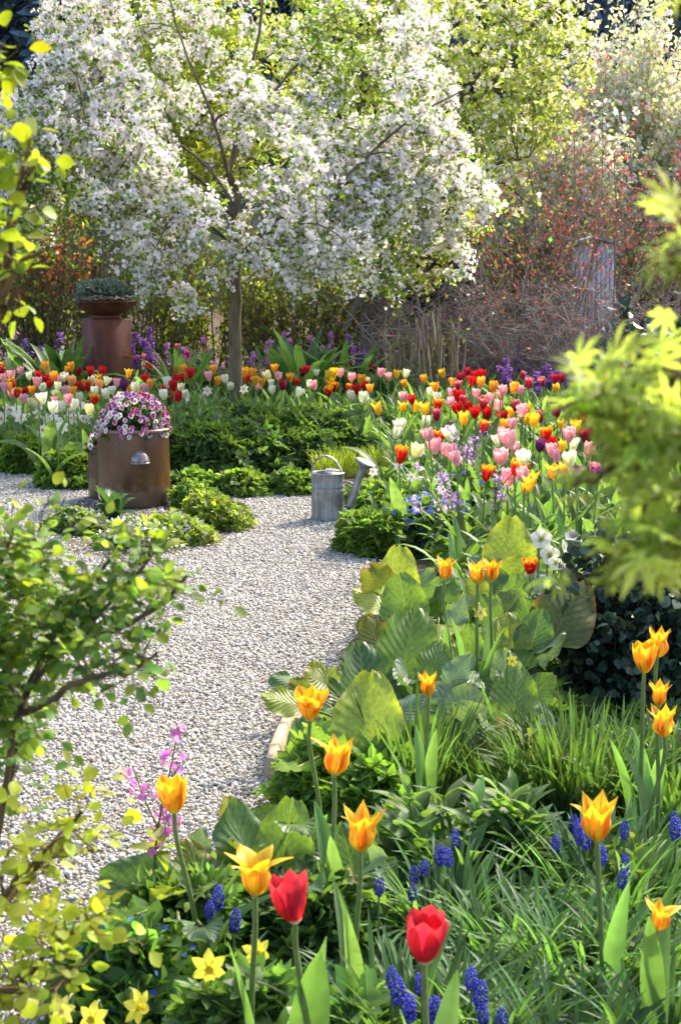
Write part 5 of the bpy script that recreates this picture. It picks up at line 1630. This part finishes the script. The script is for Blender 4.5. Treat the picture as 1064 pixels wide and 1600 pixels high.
# shoots with lance-shaped leaves
LANCE = leafT(.16, 6, .25, .35, .8, .85)
def shoots(label, px, py, n, H, W, col, t=LANCE, sz=.12, name='leafy_shoot', up=.3, per=11):
    e = thing(name, label, 'plant', G(px, py))
    st, lf = MB(), MB()
    for k in range(n):
        a, r = rng.uniform(0, 6.28), math.sqrt(rng.uniform(0, 1)) * W
        b = np.array([math.cos(a) * r, math.sin(a) * r, 0])
        h = H * rng.uniform(.6, 1.1)
        tp = b + np.array([math.cos(a) * r * .4 + rng.normal(0, .02), rng.normal(0, .02), h])
        p = spline([b, (b + tp) / 2 + rng.normal(0, .008, 3), tp], 8)
        st = MB(); tubes(st, p, np.linspace(.003, .0018, 8), np.asarray(col) * 1.2, 5); st.build('stem', M_STEM, e)
        f = np.linspace(.25, 1, per) * 6.99; j = f.astype(int); f = f - j
        pos = p[j] * (1 - f[:, None]) + p[j + 1] * f[:, None]
        az = np.arange(per) * 2.4 + rng.uniform(0, 6)
        d = np.stack([np.cos(az), np.sin(az), np.linspace(.15, 1.6, per)], 1)
        nr = np.stack([-np.cos(az), -np.sin(az), np.full(per, .9)], 1)
        scatter(lf, t, pos, frames(d, nr), sz * rng.uniform(.8, 1.15, per) * np.sin(np.linspace(.9, 2.6, per)), jit(col, per, .18, .06))
    lf.build('foliage', M_LEAF, e)
    return e


shoots('lance-leaved shoots above the row of grape hyacinths', 700, 1420, 9, .24, .10, (.085, .155, .05))
shoots('lance-leaved shoots below the stiff grassy clump', 790, 1420, 9, .24, .10, (.09, .16, .05))
shoots('lance-leaved shoots between grape hyacinths and kinked tulip', 860, 1430, 7, .22, .08, (.08, .15, .06))
shoots('oval-leaved shoots at the edge above the half-closed tulip', 1040, 1440, 7, .2, .09, (.12, .19, .04), OVAL, .055)
shoots('oval-leaved pale shoots among the grass below the kinked tulip', 880, 1480, 7, .17, .1, (.12, .19, .04), OVAL, .055)
FG = (.12, .21, .045)
mound('lobed green foliage beside the sandy edging stone', 505, 1300, 150, 150, 760, LOBED, .048, FG, name='cranesbill', group=GRP, v=.22)
mound('lobed green foliage under the open flamed tulip', 590, 1330, 190, 150, 800, LOBED, .048, FG, name='cranesbill', group=GRP, v=.22)
mound('small-leaved green mound among grape hyacinths by the bent-petalled tulip', 640, 1400, 160, 140, 520, [OVAL] + LOBED, .045, FG, name='cranesbill', group=GRP)
mound('lobed green foliage behind the open yellow daffodil', 300, 1560, 260, 190, 1100, LOBED, .046, (.095, .18, .05), name='cranesbill', group=GRP)
mound('lobed dark foliage under the two red tulips', 500, 1560, 260, 180, 1000, LOBED, .046, (.08, .155, .05), name='cranesbill', group=GRP)
mound('lobed foliage with blue forget-me-nots by the bottom edge', 190, 1640, 260, 190, 800, LOBED + [OVAL], .05, (.095, .18, .05), name='forget_me_not', flowers=dict(n=120, t=flowerT(5, .42, .1), size=.0075, col=(.12, .24, .75)))
mound('lobed dark foliage along the bottom edge below the daffodil', 400, 1760, 320, 220, 1150, LOBED, .046, (.085, .16, .05), name='cranesbill', group=GRP)
mound('lobed foliage at the bottom edge under the creamy daffodil', 560, 1760, 260, 190, 700, LOBED + [OVAL], .055, (.085, .16, .05), name='cranesbill', group=GRP)
mound('lobed foliage beneath the evergreen bush and bergenias', 850, 1180, 170, 90, 500, LOBED, .05, (.075, .14, .045), name='cranesbill', group=GRP)
mound('green foliage deep between bergenias and the flamed pair', 720, 1010, 170, 60, 500, LOBED, .05, (.075, .14, .045), name='cranesbill', group=GRP)
mound('green foliage at the feet of the tall leafy shoots', 760, 1350, 240, 80, 600, LOBED + [OVAL], .05, (.085, .16, .05), name='cranesbill', group=GRP)
mb = MB(); n = 9000
P = np.stack([rng.uniform(-.55, 1.3, n), rng.uniform(2.1, 6.2, n)], 1)
P = P[~inside(P, poly + np.array([.06, 0]))]
n = len(P)
foliage(mb, LOBED + [OVAL, SLIM], np.concatenate([P, rng.uniform(.01, .09, (n, 1))], 1), rdir(n) * np.array([1, 1, .3]), .045, (.075, .145, .04), up=.8)
tag(mb.build('ground_cover', M_LEAF), 'small leaves carpeting the soil between the spring flowers', 'ground cover', kind='stuff')

# white hellebores
hl = [pansy_mesh((.82, .80, .74), (.84, .82, .76), (.70, .72, .40))]
mb = MB()
for k in range(5):
    t = leafT(.5, 6, .08, .03, .6, 1.1); t.V[:, 2] += .2 * t.V[:, 1] ** 1.5 + .02 * (k % 2)
    C = np.where(t.V[:, 1:2] < .2, np.array([.5, .55, .2]), np.array([.84, .82, .75])) * np.ones((len(t.V), 3))
    mb.add(t.V @ rotz(np.array(k * 1.2566)).T, t.F, C, t.U)
for k in range(26):
    a, r_ = rng.uniform(0, 6.28), rng.uniform(.02, .15)
    tubes(mb, np.array([[0, 0, .02], [math.cos(a) * r_, math.sin(a) * r_, .17]]), .012, (.75, .65, .15), 4)
hel_me = mb.mesh('flower', M_PETAL)
for px, py, y, s, lb in ((845, 843, 5.1, .036, 'white hellebore bloom with clear yellow-green centre'), (858, 868, 5.05, .034, 'white hellebore bloom directly under the clear-centred one'), (880, 856, 5.15, .028, 'white hellebore bloom closest to the dark evergreen bush'), (868, 880, 4.95, .026, 'lowest small white hellebore bloom beside the yellow bergenia leaf'), (893, 838, 5.2, .024, 'small white hellebore bloom beneath the maple sprays')):
    c = D(px, py, y)
    e = thing('hellebore', lb, 'flower', (c[0], c[1] + .05, 0))
    mb = MB(); tubes(mb, spline([(0, 0, 0), (0, .01, c[2] * .7), (0, -.02, c[2] + .01), (0, -.05, c[2])], 12), .003, (.15, .17, .07), 6); mb.build('stem', M_STEM, e)
    inst('flower', hel_me, e, (0, -.05, c[2]), (R(65) + rng.normal(0, .2), 0, rng.normal(0, .4)), s)
    for k in range(3): inst('leaf', pm[k], e, (0, 0, 0), (0, 0, rng.uniform(0, 6)), c[2] * .7)

# lilac spires in the bed and the dame's rocket over the gravel
for px, py, k, lb in ((712, 682, 0, 'lilac flower spike between the pink tulips'), (730, 700, 1, 'pale lilac flower spike beside the big pink tulip'), (700, 752, 0, 'lilac flower spike above the blue forget-me-nots'), (775, 752, 0, 'lilac flower spike near the maple sprays'), (740, 690, 0, 'lilac flower spike under the white tulip'), (683, 768, 1, 'pale lilac flower spike beside white daffodils')):
    g = G(px, py, .36)
    spire('wallflower', LIL[k], lb, (g[0], g[1], 0), .88, 'lilac flower spikes among the pink tulips')
DR = spire_meshes(0, .50, (.52, .18, .46), .0125, 95, (.20, .26, .035))
c = D(212, 1150, 3.0)
e = spire('dames_rocket', DR, 'single magenta-flowered stem with yellow-green leaves rising against the gravel', (c[0] + .025, 3.0, 0), (c[2] + .03) / .62, rz=.3)
for px, y, z, k in SPOTS:
    e = spire('honesty_plant', LUN[k], None, gx(px, y), 1.0, 'purple honesty plants along the hedge foot')
    e.scale = (.8, .8, z / .95)
    DAFF.append((e, 'honesty', px, PX((gx(px, y)[0], y, z))[1]))

# ================================================================ NEAR SHRUBS: ROSE BUSH AND MAPLE
def leafy_shrub(name, label, cat, base, canes, n_side, leaf_k, t, size, col, stemcol, side_l=(.06, .16), mat=None, r=(.010, .003), up=.45, v=.3, start=.25, spread=.012, spray=True):
    e = thing(name, label, cat, base)
    base = np.asarray(base, float)
    st, lf = MB(), MB()
    sides = []
    for c in canes:
        p = spline(c, 24); p += np.cumsum(rng.normal(0, .0015, p.shape), 0)
        tubes(st, p - base, np.linspace(r[0], r[1], 24), stemcol, 7)
        n = int(n_side * np.linalg.norm(np.diff(p, axis=0), axis=1).sum())
        f = rng.uniform(start, 1, n) * 22.99; j = f.astype(int); f = f - j
        s = p[j] * (1 - f[:, None]) + p[j + 1] * f[:, None]
        d = unit(rdir(n) + np.array([0, -.1, .45]))
        L = rng.uniform(*side_l, n)
        vv = np.linspace(0, 1, 6)
        Q = s[:, None] + d[:, None] * (L[:, None] * vv)[..., None] + np.cumsum(rng.normal(0, .05, (n, 6, 3)), 1) * L[:, None, None] * (vv > 0)[None, :, None]
        tubes(st, Q - base, max(r[1] * .62, .0008) * np.linspace(1, .5, 6), jit(np.asarray(stemcol) * 1.3, n, .2), 4)
        sides.append(Q)
    st.build('stem', M_BARK, e)
    Q = np.concatenate(sides)
    n = len(Q) * leaf_k
    i = np.repeat(np.arange(len(Q)), leaf_k)
    f = np.tile(np.linspace(.15, 1.0, leaf_k), len(Q)) * 4.99; j = f.astype(int); f = f - j
    p = Q[i, j] * (1 - f[:, None]) + Q[i, j + 1] * f[:, None]
    tg = unit(Q[i, j + 1] - Q[i, j])
    sgn = np.where(np.arange(n) % 2, 1.0, -1.0)[:, None]
    sd_ = unit(np.cross(tg, np.array([0, 0, 1.0]) + rng.normal(0, .2, (n, 3)))) * sgn
    d = unit(tg * .5 + sd_ * (np.tile(np.arange(leaf_k) < leaf_k - 1, len(Q))[:, None]) + rng.normal(0, .25, (n, 3)) + np.array([0, 0, -.1]))
    nr = unit(np.array([0, -.15, up + .3]) + rng.normal(0, .45, (n, 3)))
    ts = t if isinstance(t, list) else [t]
    pick = rng.integers(0, len(ts), n)
    sz = size * rng.uniform(.65, 1.2, n)
    # young leaves at the shoot tips are yellower
    tipf = np.tile(np.linspace(0, 1, leaf_k), len(Q)) * .5 + rng.uniform(0, .5, n)
    zz = np.clip((p[:, 2] - p[:, 2].min()) / max(np.ptp(p[:, 2]), .01), 0, 1)
    w = np.clip(tipf * .9 + zz * .5 - .55, 0, 1)[:, None]
    cc = jit(col[0], n, v, .06) * (1 - w) + jit(col[1], n, v * .6, .05) * w
    rot = frames(d, nr)
    for k, tt in enumerate(ts):
        q = pick == k
        scatter(lf, tt, (p - base + d * spread)[q], rot[q], sz[q], cc[q])
    lf.build('foliage', mat or M_LEAF, e)
    return e


Q = lambda px, py, y=2.0: D(px, py, y)
RB = np.array([-.52, 2.1, 0])
canes = [
    [RB, Q(-30, 1500, 2.05), Q(10, 1250), Q(35, 1110), Q(110, 1015), Q(150, 985), Q(235, 900), Q(258, 850)],
    [RB, Q(-20, 1400, 2.1), Q(20, 1200, 2.1), Q(28, 1050, 2.1), Q(40, 920, 2.1), Q(60, 850, 2.1)],
    [Q(110, 1015), Q(180, 985, 1.95), Q(240, 950, 1.95), Q(285, 915, 1.95)],
    [Q(35, 1110), Q(80, 1000, 2.05), Q(120, 940, 2.05), Q(150, 900, 2.05), Q(180, 850, 2.05)],
    [RB, Q(-60, 1300, 2.0), Q(-40, 1100, 2.0), Q(-20, 930, 2.0), Q(10, 840, 2.0)],
    [Q(35, 1110), Q(120, 1050, 1.9), Q(190, 1040, 1.9), Q(240, 1010, 1.9)],
    [RB, Q(-60, 1500, 1.9), Q(-10, 1420, 1.85), Q(60, 1330, 1.85), Q(130, 1260, 1.85)],
    [RB, Q(-40, 1600, 1.9), Q(20, 1540, 1.85), Q(90, 1470, 1.85), Q(150, 1430, 1.85)],
    [RB, Q(-80, 1600, 1.85), Q(-10, 1560, 1.8), Q(50, 1560, 1.8), Q(110, 1540, 1.8)],
    [Q(-10, 1420, 1.85), Q(40, 1380, 1.9), Q(90, 1330, 1.9), Q(150, 1320, 1.9)],
    [RB, Q(-40, 1400, 2.05), Q(-10, 1150, 2.05), Q(5, 1000, 2.05), Q(0, 860, 2.05)],
]
LOWC = canes[6:10]
leafy_shrub('rose_bush', 'near rose bush with dark stems and small rounded green leaves, over the gravel', 'shrub', RB, canes[:6] + canes[10:], 70, 7, [ROUND, OVAL], .0172, ((.095, .19, .055), (.30, .36, .04)), (.10, .075, .045), side_l=(.03, .075), r=(.0050, .0020), start=.36)
leafy_shrub('rose_bush', 'low bright yellow-leaved rose shoots along the bottom edge beside the daffodils', 'shrub', RB + [-.03, -.15, 0], LOWC, 38, 5, [OVAL, ROUND], .021, ((.24, .30, .04), (.36, .38, .03)), (.10, .07, .03), side_l=(.05, .11), r=(.006, .002), start=.3)
SB = np.array([-.56, 1.95, 0])
canes = [
    [SB, Q(-60, 700, 1.9), Q(-10, 520, 1.9), Q(20, 400, 1.9), Q(35, 310, 1.9), Q(52, 230, 1.9)],
    [SB, Q(-90, 600, 1.9), Q(-50, 350, 1.9), Q(-25, 200, 1.9), Q(-5, 110, 1.9)],
    [Q(-10, 520, 1.9), Q(10, 460, 1.88), Q(40, 410, 1.88), Q(75, 400, 1.88)],
    [Q(-10, 520, 1.9), Q(8, 495, 1.9), Q(30, 465, 1.9), Q(60, 440, 1.9)],
    [Q(35, 310, 1.9), Q(60, 250, 1.9), Q(85, 232, 1.9)],
]
leafy_shrub('rose_shoot', 'tall slender shoots with bright yellow leaves reaching up beside the blossom', 'shrub', SB, canes, 15, 4, [OVAL, ROUND], .021, ((.17, .24, .03), (.30, .33, .02)), (.12, .08, .03), side_l=(.02, .05), r=(.005, .002), start=.5)

MBASE = np.array([.66, 1.25, 0])
canes = [[MBASE, np.array([.655, 1.23, .5]), np.array([.645, 1.21, 1.0]), np.array([.63, 1.2, 1.7])]]
for px, py, y, sx_, sy_ in ((850, 705, 1.0, 1150, 640), (872, 770, 1.02, 1150, 700), (920, 650, 1.02, 1150, 620), (975, 650, 1.0, 1150, 620), (930, 720, 1.04, 1150, 660), (955, 885, .98, 1160, 800), (1015, 930, .95, 1160, 850), (990, 700, .98, 1160, 650), (985, 800, 1.0, 1160, 730), (1030, 760, .97, 1160, 720), (1030, 860, .97, 1160, 800),
                        (1020, 380, .98, 1180, 330), (1010, -10, .98, 1150, -50), (1050, 0, .98, 1150, -30)):
    e_ = D(px, py, y); s_ = D(sx_, sy_, y + .05)
    st_ = np.array([.635, 1.2, min(max(s_[2] - .2, .5), 1.66)])
    canes.append([st_, s_, (s_ + e_) / 2 + np.array([0, 0, .012]), e_])
leafy_shrub('maple_tree', 'near maple with soft yellow-green fingered leaves hanging in from the side', 'tree', MBASE, canes, 17, 2, MAPLE, .0215, ((.27, .35, .09), (.44, .46, .11)), (.14, .08, .05), side_l=(.012, .035), r=(.005, .0012), start=.74, up=.95, spread=.003, mat=M_GLOW)


# ================================================================ LABELS for the many flowers: colour, neighbours, landmark
MARKS = [('in front of the rusty pedestal', 165, 575, 70), ('behind the pansy-filled crock', 215, 615, 75), ('near the crab apple trunk', 371, 605, 75), ('by the white daffodils', 70, 640, 90), ('behind the watering can', 530, 690, 70), ('in front of the bare canes', 655, 585, 55), ('below the red-leaved shrubs', 800, 590, 90), ('beside the maple sprays', 880, 680, 85), ('above the forget-me-nots', 735, 745, 80), ('below the glossy evergreen', 960, 590, 90), ('behind the cranesbill mounds', 480, 620, 90), ('at the far end of the bed', 15, 600, 60)]
NEARS = [(e, {'lilyf': 'flamed', 'redbig': 'red', 'ry': 'red-yellow', 'lily': 'pointed yellow'}.get(v, VAR[v][3]) if v in VAR else v, x, y) for e, v, x, y in TULIPS]


def direction(dx, dy):
    if abs(dy) > abs(dx) * .8: return 'above' if dy > 0 else 'below'
    return 'beside'


def relabel(items, noun, word, group, others, marks, other_noun):
    used = set()
    for e, v, x, y in items:
        e['group'] = group
        near = sorted(((math.hypot(ox - x, oy - y), ow, ox, oy) for oe, ow, ox, oy in others if oe is not e))[:9]
        mk = min(((math.hypot(mx - x, my - y) / r, s) for s, mx, my, r in marks))[1] if marks else ''
        cand = []
        for a in range(8):
            for b in range(a + 1, 9):
                if b >= len(near): continue
                n1, n2 = near[a], near[b]
                d1, d2 = direction(n1[2] - x, n1[3] - y), direction(n2[2] - x, n2[3] - y)
                w1, w2 = n1[1], n2[1]
                if d1 == d2 and w1 == w2: s = f'{word(v)} {noun} {d1} two {w1} ' + ('ones' if noun == 'tulip' else other_noun)
                elif d1 == d2: s = f'{word(v)} {noun} {d1} {w1} and {w2} {other_noun}'
                else: s = f'{word(v)} {noun} {d1} a {w1} and {d2} a {w2} {other_noun[:-1]}'
                s = (s + (', ' + mk if mk else '')).replace(' a orange', ' an orange').replace(' a apricot', ' an apricot')
                if 4 <= len(s.split()) <= 15: cand.append((a + b, s))
        cand.sort()
        s = next((c for _, c in cand if c not in used), cand[0][1])
        used.add(s)
        e['label'] = s


relabel(TULIPS, 'tulip', lambda v: VAR[v][3], 'tulips', NEARS, MARKS, 'tulips')
relabel([d for d in DAFF if d[1] == 'white'], 'daffodil', lambda v: 'white', 'white daffodils', NEARS, [m for m in MARKS if 'white daffodils' not in m[0]], 'tulips')
relabel([d for d in DAFF if d[1] == 'honesty'], 'honesty plant', lambda v: 'purple', 'purple honesty plants along the hedge foot', NEARS, [('by the rusty pedestal', 165, 540, 80), ('near the crab apple trunk', 371, 540, 80), ('behind the strap leaves', 480, 540, 80), ('by the bare canes', 600, 540, 60), ('under the red-leaved shrubs', 850, 560, 110), ('by the glossy evergreen', 980, 540, 60), ('by the copper bush', 40, 530, 60)], 'tulips')
FM = [(None, w, x, y) for w, x, y in (('the large red tulip', 660, 1466), ('the kinked-stem tulip', 928, 1277), ('the half-closed tulip', 1030, 1432), ('the leaning red tulip', 454, 1403), ('the bent-petalled tulip', 560, 1294), ('the stiff grassy clump', 900, 1180), ('the lone orange tulip', 271, 1242), ('the wide-open yellow tulip', 400, 1362), ('the open daffodil', 325, 1512), ('the lance-leaved shoots', 740, 1290))]
rank = {}
for e, v, x, y in MUSC:
    e['group'] = 'blue grape hyacinths'
    near = sorted((math.hypot(ox - x, oy - y), ow, ox, oy) for _, ow, ox, oy in FM)
    n1, n2 = near[0], near[1]
    s = f'blue grape hyacinth {direction(n1[2] - x, n1[3] - y)} {n1[1]}'
    for a, b in ((1, 0), (2, 0), (3, 0)):
        s2 = s.replace(' above', ' below') if False else s
    rel = lambda n: {'above': 'below', 'below': 'above', 'beside': 'beside'}[direction(n[2] - x, n[3] - y)] if False else direction(n[2] - x, n[3] - y)
    near_m = min(((math.hypot(ox - x, oy - y), ox, oy) for oe, _, ox, oy in MUSC if oe is not e))
    co = 'touching another' if near_m[0] < 24 else ('close to another' if near_m[0] < 45 else 'standing alone')
    opts = [f'blue grape hyacinth {co}, {direction(n[2] - x, n[3] - y)} {n[1]}' for n in near[:1]] + [f'blue grape hyacinth {co} {direction(near_m[1] - x, near_m[2] - y)}, {direction(n[2] - x, n[3] - y)} {n[1]}' for n in near[:1]] + [f'blue grape hyacinth {co}, {direction(n1[2] - x, n1[3] - y)} {n1[1]}, {direction(n[2] - x, n[3] - y)} {n[1]}' for n in near[1:4]]
    opts = [o_ for o_ in opts if len(o_.split()) <= 16]
    s = next((o_ for o_ in opts if o_ not in rank), opts[0])
    rank[s] = 1
    e['label'] = s
